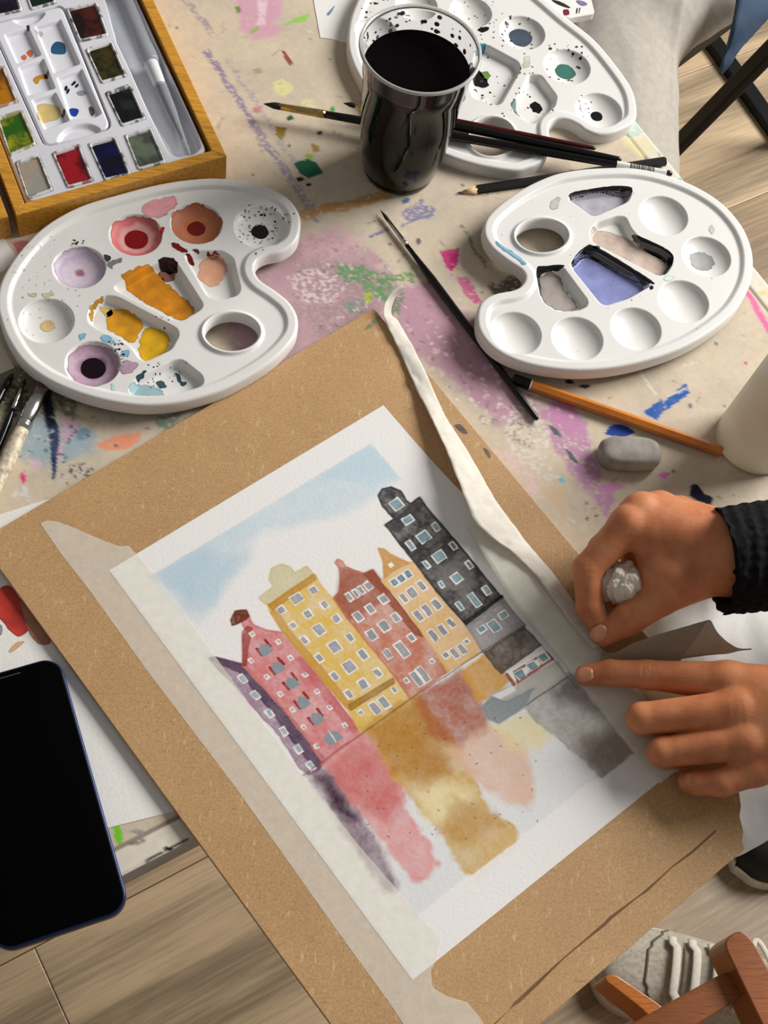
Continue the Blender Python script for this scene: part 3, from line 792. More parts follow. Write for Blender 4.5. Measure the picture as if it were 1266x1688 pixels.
for x, y, w, h in ((435, 370, 44, 40), (525, 305, 72, 56), (620, 255, 46, 44), (590, 395, 48, 50), (685, 340, 36, 46), (505, 460, 34, 42), (655, 485, 62, 74), (755, 420, 42, 48), (570, 545, 34, 50), (745, 585, 66, 72), (835, 530, 32, 54), (655, 650, 34, 52), (830, 700, 70, 78), (910, 630, 46, 66), (745, 755, 38, 54), (910, 800, 50, 62), (995, 735, 36, 56), (825, 860, 34, 58), (895, 965, 30, 24), (1090, 835, 26, 34), (978, 940, 46, 82), (1032, 908, 46, 82)):
    win(x, y, w * .8, h * .85, glass=(152, 156, 166))
for x, y, w, h in ((830, 295, 26, 52), (868, 275, 22, 50), (900, 255, 22, 50), (938, 232, 32, 50), (880, 410, 42, 60), (950, 365, 40, 56), (1027, 308, 44, 50), (960, 515, 46, 62), (1030, 465, 52, 64), (1100, 415, 36, 52), (1050, 625, 34, 60), (1135, 600, 50, 104), (1190, 530, 30, 44), (1222, 770, 38, 100), (1258, 745, 36, 104), (1160, 780, 20, 26), (1309, 668, 20, 22)):
    win(x, y, w * .85, h * .9, glass=(146, 150, 156))
for x, y, w, h in ((230, 725, 28, 58), (278, 692, 48, 62), (335, 652, 34, 64), (315, 825, 36, 70), (365, 795, 38, 72), (420, 760, 40, 66), (400, 940, 34, 72), (455, 908, 36, 68), (505, 868, 28, 60), (475, 1055, 34, 30), (525, 1045, 30, 66), (568, 1020, 36, 66), (595, 975, 24, 22)):
    win(x, y, w * .85, h * .9, z6, (140, 142, 152))
for x, y in ((178, 632), (215, 612), (256, 585)): win(x, y, 32, 38, z6, (84, 124, 148))
win(158, 530, 14, 14, z6, (240, 236, 226))
for x, y, w, h in ((190, 180, 64, 62), (255, 270, 62, 40), (345, 370, 70, 62), (435, 485, 70, 60), (537, 608, 52, 56), (415, 315, 26, 50), (270, 420, 28, 64), (362, 530, 18, 50), (450, 645, 18, 40), (710, 680, 30, 58), (640, 735, 34, 96), (555, 770, 22, 56), (685, 905, 46, 36), (755, 885, 56, 72), (808, 822, 50, 40)):
    win(x, y, w * .85, h * .85, z6, (118, 152, 162))
for x, y in ((515, 425), (608, 535)): win(x, y, 18, 40, z6, (120, 112, 108))
for x, y in ((905, 1165), (975, 1115), (1042, 1068)): win(x, y, 44, 42, z6, (110, 146, 160))
# quay line and specks left by the paper
for p_, q_ in (((560, 1330), (905, 1085)), ((905, 1085), (1190, 885)), ((1190, 885), (1604, 608)), ((1604, 608), (1845, 462))):
    wash(stroke(p_, q_, 7), (84, 62, 56), .7, .03, .06, z5, 60, 0)
wash(stroke(z6(940, 1345), z6(1185, 1180), 2.2), (70, 66, 66), .8, .03, .05, idp, 61, 0)
wash(stroke(z6(1030, 1000), z6(1240, 1250), 1.5), (90, 70, 60), .6, .03, .05, idp, 62, 0)
for k in range(46):
    x, y = RNG.uniform(260, 860), RNG.uniform(260, 700)
    if y > 1000 - x * 0.2 or y < 420 - x * 0.45: continue
    a_ = RNG.uniform(0, 3.1); L_ = RNG.uniform(3, 11)
    wash(stroke((x, y), (x + L_ * math.cos(a_), y + L_ * math.sin(a_)), 3.2), (86, 56, 30), .85, .02, .03, z7, k, 0, .2, grow=0)
# clean lower margin
LB = [(690, 1505), (1047, 1241)]
wash([(690, 1507), (870, 1374), (1048, 1242), (1068, 1266), (1150, 1250), (680, 1630)], (236, 234, 232), .92, .05, .05, idp, 1, 0, 0)
idx = np.arange(na * nb).reshape(nb, na)
q = np.stack([idx[:-1, :-1], idx[1:, :-1], idx[1:, 1:], idx[:-1, 1:]], -1).reshape(-1, 4)
# the sheet lifts a little along the edge where the tape is being pulled
lift = 0.55 * sstep(16.5, 21.1, A_) ** 1.5 * np.exp(-((B_ - 10.5) / 3.6) ** 2)
Vp_ = np.column_stack([Xp, Yp, PT + lift])
M_paint = painted('watercolour_paper', 0.8, 420, 0.35, spec=0.25, var=0.03, vscale=500, bdist=0.0004)
mk('watercolour_painting', Vp_, q, M_paint, None, col=rgb, label='watercolour of leaning canal houses with a boat and reflections', cat='painting')

# ------------------------------------------------------------------ loose sheets of paper
def sheet(name, pts, z, label, cat='paper', thick=0.03, mat=M_paperw, f=None, r=0.05):
    V, F = slab(round_loop(on(pts, z + thick, f), r, 2), z, z + thick)
    return mk(name, V, F, mat, None, smooth=False, label=label, cat=cat)
sk = empty('watercolour_sheet', (*at(60, 1150, 0)[:2], 0.0), 'white watercolour sheet with red marks between phone and board', 'paper')
V, F = slab(on([(-240, 1470), (292, 1336), (330, 1328), (200, 790), (62, 828), (-240, 925)], 0.04), 0.0, 0.04)
mk('page', V, F, plain('rough_paper', (232, 230, 225), 0.85, 0.012, 500, bmp=0.3), sk, smooth=False)
zs = crop(0, 900, 3.014)
def flat_patch(name, pts, z, color, parent, h=0.05, f=None, warp=0.05, mat=None, var=0.18, edge=0.25, seed=1, sm=4, label=None, lift=0.012, zf=None, wsc=2.0):
    loop = smooth_loop(on(pts, z, f), sm)
    sd = lambda x, y: poly_sdf(loop, x + warp * 2 * (fbm(x, y, wsc, seed) - .5), y + warp * 2 * (fbm(x, y, wsc, seed + 7) - .5))
    lo = loop.min(0) - 0.2; hi = loop.max(0) + 0.2
    g = zf if zf is not None else (lambda x, y: np.full(np.shape(x), z) + lift)
    r = field_mesh(sd, (lo[0], lo[1], hi[0], hi[1]), h, g)
    if r is None: return None
    V, F = r
    d = sd(V[:, 0], V[:, 1])
    if callable(color): c = color(V[:, 0], V[:, 1], d)
    else:
        n = fbm(V[:, 0], V[:, 1], 1.6, seed + 20) - .5
        c = lin(color)[None, :] * (1 + 2 * var * n + 0.0)[:, None]
    c = c * (1 - edge * np.exp(-(d / 0.05) ** 2))[:, None]
    return mk(name, V, F, mat or M_dry, parent, col=np.clip(c, 0, 1), label=label)
flat_patch('paint_mark', [(-20, 235), (40, 195), (90, 250), (150, 330), (160, 390), (110, 445), (70, 440), (10, 370), (-20, 340)], 0.04, (186, 58, 46), sk, f=zs, label='red wash of paint', var=.35, seed=4)
flat_patch('paint_mark', [(100, 260), (160, 330), (250, 470), (200, 490), (150, 440), (120, 360)], 0.045, (170, 120, 96), sk, f=zs, var=.3, seed=9)
flat_patch('paint_mark', [(44, 518), (80, 480), (122, 474), (90, 505), (56, 528)], 0.04, (222, 180, 140), sk, f=zs, seed=2)
flat_patch('paint_mark', [(-20, 400), (8, 395), (14, 425), (0, 445), (-20, 440)], 0.04, (150, 150, 156), sk, f=zs, seed=3)
sheet('paper_scrap', [(-60, 360), (-4, 378), (28, 425), (8, 446), (-60, 470)], 0.0, 'white paper scrap poking out behind the stained palette')
sheet('card_scrap', [(-60, 540), (0, 560), (24, 606), (-4, 618), (-60, 630)], 0.0, 'cream card scrap under the stained palette beside the brushes', mat=plain('cream_card', (214, 206, 190), 0.8, .02, 300))
tp = empty('paper_sheet', (*at(580, 0, 0)[:2], 0.0), 'white torn sheet lying under the rim of the speckled palette', 'paper')
V, F = slab(on([(516, -90), (517, 0), (528, 62), (546, 64), (572, 71), (640, 76), (700, -90)], 0.04), 0.0, 0.04)
mk('page', V, F, M_paperw, tp, smooth=False)
flat_patch('paint_mark', [(539, 23), (552, 9), (549, 16), (543, 25)], 0.04, (120, 150, 176), tp, warp=.02)
pad = empty('canvas_pad', (*at(930, -10, 0)[:2], 0.0), 'thick white canvas panel with dark paint dabs behind the speckled palette', 'canvas')
V, F = slab(round_loop(on([(860, -60), (960, -60), (980, 19), (978, 23), (938, 30), (884, -4)], 0.6), .12, 2), 0.0, 0.6, 0.05)
mk('panel', V, F, plain('primed_canvas', (226, 224, 220), 0.8, 0.02, 300, bmp=0.2), pad, smooth=False)
zc = crop(880, 0, 3.28)
for k, (pts, c) in enumerate((([(95, 0), (140, 8), (195, 38), (185, 44), (130, 25)], (30, 32, 34)), ([(232, 2), (270, 8), (290, 25), (262, 32), (236, 18)], (120, 112, 160)), ([(158, 55), (185, 52), (192, 78), (165, 82)], (120, 30, 44)), ([(40, 8), (60, 10), (88, 22), (70, 26)], (36, 36, 38)), ([(230, 48), (238, 44), (234, 72), (228, 74)], (40, 40, 60)), ([(246, 44), (252, 42), (246, 70), (242, 72)], (40, 40, 60)))):
    flat_patch('paint_dab', pts, 0.6, c, pad, f=zc, warp=.02, seed=k)

# ------------------------------------------------------------------ masking tape
def tape_mat(name, c, alpha):
    m, t, b = nt(name)
    n = noise_node(t, 160, 5, .65); n2 = noise_node(t, 60, 3, .6, (1, 0.2, 1, 0.9))
    r = ramp(t, n.outputs['Fac'], [(.3, lin4(np.array(c) * .95)), (.7, lin4(np.clip(np.array(c) * 1.03, 0, 255)))])
    t.links.new(r.outputs[0], b.inputs['Base Color'])
    b.inputs['Roughness'].default_value = .65; b.inputs['Alpha'].default_value = alpha
    b.inputs['Specular IOR Level'].default_value = .3
    bump(t, b, n2.outputs['Fac'], .25, .0006)
    return m
M_tape = tape_mat('masking_tape', (254, 250, 236), .46)
M_tape2 = tape_mat('loose_masking_tape', (226, 221, 210), .82)
zl1 = crop(0, 560, 3.014)
# strip stuck down the painting's long edge, half on the board
tape_poly = [zl1(*p) for p in ((200, 912), (232, 898), (275, 902), (345, 925), (430, 962), (520, 1000), (590, 1026), (640, 1024), (668, 1055), (700, 1085), (745, 1135))]
inner = [(257, 950), (330, 1048), (420, 1172), (500, 1280), (600, 1404), (690, 1508), (728, 1548)]
btm = [(722, 1566), (720, 1582), (710, 1600), (713, 1628), (736, 1642), (770, 1652), (790, 1676), (812, 1712), (700, 1740)]
outer = [(640, 1650), (560, 1540), (390, 1300), (240, 1102), (150, 976), (100, 912)]
loop = on(tape_poly[:-1] + inner + btm + outer, PT)
paper_loop = np.array([PO, PO + PX * PWD, PO + PX * PWD + PY * PHT, PO + PY * PHT])
def tape_z(x, y):
    d = poly_sdf(paper_loop, x, y)
    return np.where(d < 0, PT + 0.012, BT + 0.012) + 0.02 * (fbm(x, y, 1.2, 4) - .3) * (d > .1)
tlo = loop.min(0) - .3; thi = loop.max(0) + .3
V, F = field_mesh(lambda x, y: poly_sdf(loop, x, y), (tlo[0], tlo[1], thi[0], thi[1]), 0.12, tape_z)
mk('masking_tape', V, F, M_tape, None, label='flat translucent tape strip stuck beside the purple house of the painting', cat='tape')

def ribbon(name, rows, mat, parent=None, nu=10, nv=9, sub=12, crumple=.07, **kw):
    """strip through rows of (left point, right point, bulge); points in cm"""
    R = [(np.asarray(a, float), np.asarray(b, float), c) for a, b, c in rows]
    def cr(Pl, i, t):
        n = len(Pl); p0, p1, p2, p3 = Pl[max(i - 1, 0)], Pl[i], Pl[min(i + 1, n - 1)], Pl[min(i + 2, n - 1)]
        return .5 * (2 * p1 + (p2 - p0) * t + (2 * p0 - 5 * p1 + 4 * p2 - p3) * t * t + (3 * p1 - p0 - 3 * p2 + p3) * t ** 3)
    Ls = [r[0] for r in R]; Rs = [r[1] for r in R]; Bs = [np.array([r[2]]) for r in R]
    rings = []
    for i in range(len(R) - 1):
        for j in range(sub + (1 if i == len(R) - 2 else 0)):
            t = j / sub; l = cr(Ls, i, t); r = cr(Rs, i, t); b = cr(Bs, i, t)[0]
            u = np.linspace(0, 1, nv)[:, None]
            p = l + (r - l) * u; p[:, 2] += b * 1.2 * (u * (1 - u))[:, 0]
            q_ = np.abs(fbm(p[:, 0] + .5 * p[:, 1], p[:, 1] - .4 * p[:, 0], .8, 3, 2) - .5) * 2
            p[:, 2] += crumple * (2.2 * q_ - .6) * np.sin(np.pi * np.clip((i + t) / (len(R) - 1), .03, 1)) ** .3
            rings.append(p)
    V, F = loft(rings, closed=False, cap=(False, False))
    o = mk(name, V, F, mat, parent, **kw)
    md = o.modifiers.new('thickness', 'SOLIDIFY'); md.thickness = 0.00015
    return o
def zr(L, R, zl, zr_, b=0.0):
    return (at(*zt8(*L), zl), at(*zt8(*R), zr_), b)
rows = [zr((302, 118), (322, 132), 1.5, 1.5), zr((262, 145), (285, 160), 1.4, 1.2), zr((232, 185), (262, 200), 1.2, .9), zr((214, 240), (252, 258), 1.0, .55), zr((226, 305), (292, 305), .8, .5, .1), zr((300, 460), (362, 430), .7, .6, .15),
        zr((370, 620), (438, 590), .8, .7, .2), zr((432, 740), (520, 765), 1.1, .7, .2), zr((505, 890), (596, 885), 1.5, .7, .1), zr((570, 1050), (682, 1030), 1.9, .8, .1), zr((620, 1180), (768, 1180), 2.1, .9, .2),
        zr((662, 1272), (850, 1290), 2.0, 1.0, .25), zr((745, 1352), (935, 1402), 1.7, 1.0, .25), zr((860, 1442), (1022, 1500), 1.5, 1.0, .2), zr((955, 1535), (1112, 1622), 1.4, 1.0, .2), zr((1040, 1650), (1170, 1705), 1.4, 1.1, .2), zr((1150, 1790), (1230, 1800), 1.5, 1.3, .1), zr((1240, 1890), (1290, 1870), 1.7, 1.6, .05)]
ribbon('masking_tape', rows, M_tape2, crumple=.09, label='peeled masking tape strip curling free beside the painting', cat='tape')
# strip still stuck on the painting's other long edge
rows = []
for (lx, ly, lz), (rx, ry, rz) in (((772, 868, 1.05), (800, 852, 1.1)), ((800, 918, 1.15), (852, 900, 1.15)), ((838, 978, 1.05), (900, 962, 1.15)), ((885, 1038, .85), (955, 1030, 1.0)), ((935, 1100, .66), (1010, 1088, .8)), ((990, 1172, .56), (1070, 1158, .62)), ((1050, 1248, .56), (1125, 1232, .56)), ((1072, 1276, .56), (1142, 1256, .56)), ((1088, 1292, .55), (1118, 1268, .55))):
    rows.append((at(lx, ly, lz), at(rx, ry, rz), .12 if lz > .7 else 0.0))
ribbon('masking_tape', rows, M_tape, crumple=.015, label='half lifted tape strip on the painting under the fingertips', cat='tape')
# piece pulled between the hands
z3 = crop(940, 900, 3.883)
def zz(L, R, zl, zr_, b=0.0): return (at(*z3(*L), zl), at(*z3(*R), zr_), b)
rows = [zz((200, 680), (190, 800), 1.2, .9), zz((290, 680), (290, 790), 1.8, 1.1), zz((400, 625), (420, 780), 2.6, 1.3, .2), zz((550, 572), (560, 770), 3.2, 1.5, .3), zz((720, 520), (670, 760), 3.6, 1.7, .3), zz((880, 474), (700, 742), 4.0, 1.9, .1)]
ribbon('masking_tape', rows, tape_mat('tape_underside_shaded', (158, 144, 124), .97), label='folded tape flap pulled up between the two hands', cat='tape')  # adhesive side, with its back-lit shade put into the darker colour
rows = [zz((880, 474), (705, 725), 4.0, 1.9), zz((905, 482), (790, 712), 3.9, 1.9), zz((945, 560), (880, 700), 3.4, 2.0), zz((1010, 615), (1000, 690), 3.0, 2.2), zz((1080, 655), (1085, 672), 2.6, 2.3), zz((1160, 656), (1160, 664), 2.6, 2.5)]
ribbon('masking_tape', rows, tape_mat('tape_back_shaded', (190, 180, 162), .97), label='torn pointed end of tape trailing towards the wrist', cat='tape')  # same tape, greyed so the colour carries the shade on this end

# ------------------------------------------------------------------ palettes
class Palette:
    TOP = 1.05; FLOOR = 0.84
    def __init__(s, outline, f, base, wells, comps, thumb, name, label, depth=.62):
        s.f = f; s.base = base
        s.out = smooth_loop(on(outline, base + .62, f), 5)
        s.zt = base + s.FLOOR
        s.W = []
        for x, y, r in wells:
            c = at(*f(x, y), s.zt)[:2]; e = at(*f(x + r, y), s.zt)[:2]
            s.W.append((c, np.linalg.norm(e - c)))
        s.C = [round_loop(on(c, s.zt, f), .28, 3) for c in comps]
        tx, ty, ta, tb_ = thumb
        s.T = on([(tx + ta * math.cos(a), ty + tb_ * math.sin(a)) for a in np.linspace(0, 2 * math.pi, 40, endpoint=False)], base + s.TOP, f)
        s.depth = depth
        c = s.out.mean(0)
        s.root = empty(name, (c[0], c[1], base), label, 'palette')
        lo = s.out.min(0) - .2; hi = s.out.max(0) + .2
        r = field_mesh(lambda x, y: np.maximum(poly_sdf(s.out, x, y), -poly_sdf(s.T, x, y, 3.0)), (lo[0], lo[1], hi[0], hi[1]), 0.055, s.z, base)
        mk('body', r[0], r[1], M_white, s.root)
    def z(s, x, y):
        d = -poly_sdf(s.out, x, y); d = np.maximum(d, 0)
        rr = .24
        edge = np.where(d < rr, -rr + np.sqrt(np.maximum(rr * rr - (rr - np.minimum(d, rr)) ** 2, 0)), 0)
        z = s.FLOOR + (s.TOP - s.FLOOR) * sstep(1.0, .62, d) + edge
        z = z - .05 * np.exp(-((d - 1.02) / .07) ** 2)
        th = poly_sdf(s.T, x, y, 2.0)
        z = np.maximum(z, s.FLOOR + .19 * np.exp(-(np.maximum(th - .16, 0) / .13) ** 2)) - .12 * sstep(.12, 0, th)
        for c, R in s.W:
            q = ((x - c[0]) ** 2 + (y - c[1]) ** 2) / (R * R)
            bowl = s.FLOOR - .72 * np.sqrt(np.maximum(1 - q, 0) + .012) + .72 * math.sqrt(.012)
            z = np.where(q < 1, np.minimum(z, bowl * (1) + 0 * q), z)
        for c in s.C:
            sd = poly_sdf(c, x, y, .6)
            z = z - s.depth * sstep(.03, -.30, sd)
        return s.base + z
    def puddle(s, pts, color, kind='dry', depth=.3, seed=1, warp=.16, level=None, name='paint_puddle', label=None, h=.05, edge=.3, var=.2, raw=False, wsc=3.2):
        zp = s.base + s.FLOOR - depth
        zf = (lambda x, y: s.z(x, y) + .014) if level is None else (lambda x, y: np.maximum(s.z(x, y) + .014, s.base + level))
        return flat_patch(name, pts, zp, color, s.root, h, None if raw else s.f, warp, M_wet if kind == 'wet' else M_dry, var, edge, seed, 4, label, zf=zf, wsc=wsc)
    def well(s, i, frac, color, kind='dry', seed=1, warp=.2, edge=.35, dx=0, dy=0, label=None, pool=False, var=.2):
        """stain centred in well i, in world cm"""
        c, R = s.W[i]; r = R * frac
        loop = np.array([(c[0] + dx + r * math.cos(a), c[1] + dy + r * math.sin(a)) for a in np.linspace(0, 2 * math.pi, 28, endpoint=False)])
        sd = lambda x, y: poly_sdf(loop, x + warp * 2 * (fbm(x, y, 1.6, seed) - .5), y + warp * 2 * (fbm(x, y, 1.6, seed + 7) - .5))
        lo = loop.min(0) - .3; hi = loop.max(0) + .3
        lev = s.base + s.FLOOR - .72 * math.sqrt(max(1 - frac * frac, 0) + .012) + .72 * math.sqrt(.012)
        lift = .012 + .003 * (seed % 5)
        zf = (lambda x, y: np.maximum(s.z(x, y) + lift, lev + .01)) if pool else (lambda x, y: s.z(x, y) + lift)
        V, F = field_mesh(sd, (lo[0], lo[1], hi[0], hi[1]), .05, zf)
        d = sd(V[:, 0], V[:, 1]); rr = np.hypot(V[:, 0] - c[0], V[:, 1] - c[1]) / R
        if callable(color): col = color(rr, V[:, 0], V[:, 1])
        else: col = lin(color)[None, :] * (1 + 2 * var * (fbm(V[:, 0], V[:, 1], 1.6, seed + 20) - .5))[:, None]
        col = col * (1 - edge * np.exp(-(d / .05) ** 2))[:, None]
        return mk('paint_puddle', V, F, M_wet if kind == 'wet' else M_dry, s.root, col=np.clip(col, 0, 1), label=label)
    def specks(s, boxes, colors, seed=1, label='tiny splashes of paint'):
        g = np.random.default_rng(seed); Vs = []; Fs = []; Cs = []; n = 0
        for (x0, y0, x1, y1, cnt, rmin, rmax) in boxes:
            for k in range(cnt):
                p = at(*s.f(g.uniform(x0, x1), g.uniform(y0, y1)), s.base + .7)[:2]
                if poly_sdf(s.out, p[:1], p[1:])[0] > -.3 or poly_sdf(s.T, p[:1], p[1:])[0] < .2: continue
                r = g.uniform(rmin, rmax); a0 = g.uniform(0, 3.1); el = g.uniform(.5, 1.0)
                th = np.linspace(0, 2 * math.pi, 9)[:-1]
                u = r * np.cos(th) * g.uniform(.8, 1.2, 8); w = r * el * np.sin(th) * g.uniform(.8, 1.2, 8)
                x = p[0] + u * math.cos(a0) - w * math.sin(a0); y = p[1] + u * math.sin(a0) + w * math.cos(a0)
                x = np.append(x, p[0]); y = np.append(y, p[1])
                Vs.append(np.column_stack([x, y, s.z(x, y) + .016]))
                Fs.append(np.array([(n + i, n + (i + 1) % 8, n + 8) for i in range(8)])); n += 9
                Cs.append(np.repeat(lin(colors[g.integers(len(colors))])[None, :], 9, 0))
        o = mk('paint_specks', np.concatenate(Vs), np.concatenate(Fs), M_dry, s.root, col=np.concatenate(Cs), label=label, kind='stuff')

zL = crop(0, 280, 2.4346)
outL = [(900, 48), (1050, 75), (1150, 122), (1198, 185), (1205, 245), (1185, 305), (1130, 345), (1070, 358), (1032, 380), (1022, 415), (1045, 455), (1110, 500), (1165, 548), (1194, 610), (1184, 680), (1120, 758), (1030, 825), (900, 895), (780, 935), (680, 955), (560, 960), (430, 942), (300, 905), (180, 850), (90, 780), (30, 690), (0, 610), (-10, 555), (-5, 495), (20, 430), (80, 340), (180, 240), (320, 160), (480, 110), (640, 70), (780, 50)]
PLt = Palette(outL, zL, 0.6, [(545, 260, 106), (788, 215, 104), (1045, 228, 106), (318, 390, 107), (187, 605, 111), (372, 778, 111)],
    [[(738, 345), (790, 322), (890, 322), (938, 352), (968, 480), (955, 505), (900, 520), (845, 515), (825, 498)],
     [(458, 465), (610, 378), (685, 358), (715, 380), (818, 540), (808, 562), (735, 606), (705, 605), (460, 482)],
     [(350, 590), (362, 545), (420, 500), (470, 507), (712, 635), (722, 662), (690, 722), (585, 770), (555, 757), (530, 715), (480, 675), (400, 645), (355, 615)],
     [(512, 885), (540, 840), (690, 762), (730, 758), (815, 825), (820, 860), (790, 877), (660, 910), (540, 910)]],
    (930, 648, 110, 74), 'paint_palette', 'white oval palette holding red, orange, ochre and purple paint puddles')
def rings(cols):
    R = [a for a, _ in cols]; C = np.array([lin(c) for _, c in cols])
    return lambda rr, x, y: np.stack([np.interp(rr + .34 * (fbm(x, y, 1.5, 3) - .5), R, C[:, i]) for i in range(3)], 1) * (0.9 + .2 * fbm(x, y, 3, 8))[:, None]
PLt.well(0, .97, rings([(0, (190, 60, 60)), (.4, (214, 140, 138)), (.6, (222, 168, 164)), (.8, (206, 110, 112)), (1, (214, 120, 118))]), seed=1, label='dried pink red wash')
PLt.well(0, .46, (132, 8, 16), 'wet', seed=4, warp=.05, pool=True, label='wet crimson paint')
PLt.well(1, .97, rings([(0, (120, 30, 10)), (.35, (200, 110, 70)), (.5, (188, 120, 84)), (.8, (176, 110, 78)), (1, (190, 110, 74))]), seed=2, label='dried orange brown wash')
PLt.well(1, .36, (120, 22, 8), 'wet', seed=3, warp=.05, pool=True, label='wet rust paint')
PLt.well(2, .34, (14, 14, 18), 'wet', seed=5, warp=.12, pool=True, label='wet black paint')
PLt.well(3, .94, rings([(0, (150, 96, 120)), (.14, (170, 120, 140)), (.22, (214, 198, 208)), (.6, (208, 194, 210)), (.78, (190, 172, 196)), (.85, (206, 192, 206)), (1, (186, 172, 190))]), seed=6, label='dried lilac wash')
PLt.well(4, .26, (216, 190, 140), seed=7, warp=.06, edge=.05)
PLt.well(5, .95, rings([(0, (110, 40, 70)), (.4, (140, 92, 120)), (.6, (186, 160, 178)), (.85, (170, 138, 160)), (1, (190, 166, 180))]), seed=8, label='dried mauve wash')
PLt.well(5, .46, (20, 2, 10), 'wet', seed=9, warp=.05, pool=True, label='wet blackish purple paint')
PLt.puddle([(490, 440), (600, 400), (650, 430), (700, 480), (775, 545), (770, 580), (720, 600), (640, 560), (540, 500)], (204, 132, 24), 'dry', .5, 11, label='ochre wash', var=.35)
PLt.puddle([(632, 378), (680, 362), (712, 385), (710, 410), (660, 405)], (40, 16, 16), 'wet', .4, 12, label='dark brown paint')
PLt.puddle([(640, 405), (700, 410), (690, 440), (660, 440)], (150, 100, 84), 'dry', .5, 13)
PLt.puddle([(430, 570), (490, 555), (570, 600), (560, 650), (530, 690), (480, 660), (430, 630)], (214, 150, 30), 'dry', .5, 14, var=.3, label='golden yellow wash')
PLt.puddle([(570, 650), (620, 630), (680, 665), (660, 730), (600, 765), (560, 730)], (216, 168, 26), 'dry', .5, 15, var=.3, label='yellow wash')
PLt.puddle([(400, 548), (440, 550), (450, 570), (430, 590), (415, 575)], (222, 190, 110), 'dry', .5, 16)
PLt.puddle([(355, 590), (372, 545), (412, 515), (418, 520), (380, 555), (365, 605)], (176, 132, 40), 'dry', .25, 17)
PLt.puddle([(820, 355), (880, 345), (912, 385), (890, 440), (850, 465), (795, 430), (800, 390)], (224, 168, 138), 'dry', .5, 18, label='dried salmon wash')
PLt.puddle([(832, 345), (850, 338), (880, 342), (870, 352)], (110, 20, 18), 'wet', .35, 19)
PLt.puddle([(685, 292), (710, 296), (755, 322), (752, 334), (720, 328), (692, 308)], (120, 10, 20), 'wet', 0, 20, label='smear of crimson paint')
PLt.puddle([(750, 335), (772, 340), (778, 362), (760, 358)], (110, 10, 18), 'wet', 0, 21)
PLt.puddle([(778, 316), (800, 318), (798, 328), (780, 326)], (90, 50, 48), 'dry', 0, 22)
PLt.puddle([(565, 160), (600, 128), (690, 108), (710, 130), (680, 170), (630, 192), (590, 185)], (226, 158, 164), 'dry', 0, 23, label='pink smear of paint on the rim')
PLt.puddle([(520, 890), (540, 868), (590, 860), (640, 880), (660, 905), (600, 905), (540, 908)], (150, 178, 186), 'dry', .5, 24, label='dried pale teal wash')
PLt.puddle([(540, 850), (580, 824), (590, 830), (560, 858)], (36, 74, 84), 'dry', .5, 25)
PLt.puddle([(626, 850), (650, 848), (668, 866), (648, 874)], (44, 84, 92), 'dry', .5, 26)
PLt.puddle([(700, 812), (718, 820), (730, 845), (750, 855), (735, 864), (715, 845)], (40, 80, 88), 'dry', .5, 27)
PLt.puddle([(316, 665), (335, 650), (342, 665), (325, 682)], (136, 186, 214), 'dry', 0, 28)
PLt.puddle([(400, 668), (430, 662), (460, 685), (440, 696), (410, 684)], (134, 184, 212), 'dry', 0, 29)
PLt.puddle([(485, 728), (515, 726), (510, 748), (488, 748)], (130, 180, 206), 'dry', 0, 30)
PLt.puddle([(480, 780), (520, 765), (555, 780), (530, 815), (490, 820)], (178, 148, 168), 'dry', 0, 31)
PLt.puddle([(445, 860), (460, 862), (460, 885), (448, 886)], (186, 220, 214), 'dry', 0, 32)
PLt.puddle([(116, 500), (135, 492), (145, 505), (128, 514)], (200, 190, 150), 'dry', 0, 33)
PLt.puddle([(168, 498), (205, 492), (215, 505), (180, 514)], (206, 198, 166), 'dry', 0, 34)
PLt.puddle([(420, 345), (440, 342), (445, 362), (426, 370)], (60, 58, 60), 'dry', 0, 35)
PLt.puddle([(430, 375), (470, 355), (490, 360), (455, 385), (445, 398)], (130, 126, 126), 'dry', 0, 36)
PLt.puddle([(632, 262), (655, 232), (660, 250), (640, 275)], (190, 26, 32), 'wet', 0.15, 37)
PLt.specks([(960, 140, 1120, 280, 90, .02, .10), (1060, 120, 1180, 220, 10, .04, .10), (280, 280, 340, 310, 10, .04, .10)], [(36, 36, 40), (90, 90, 94), (150, 150, 150)], 2)
PLt.specks([(30, 350, 330, 660, 60, .02, .07), (80, 230, 300, 330, 20, .02, .06)], [(170, 168, 164), (190, 186, 176)], 3)
PLt.specks([(430, 690, 500, 800, 20, .04, .11), (590, 770, 760, 860, 26, .02, .07), (620, 560, 700, 640, 6, .03, .08), (960, 290, 1060, 370, 6, .04, .09)], [(30, 30, 40), (60, 40, 56), (44, 80, 88)], 4)

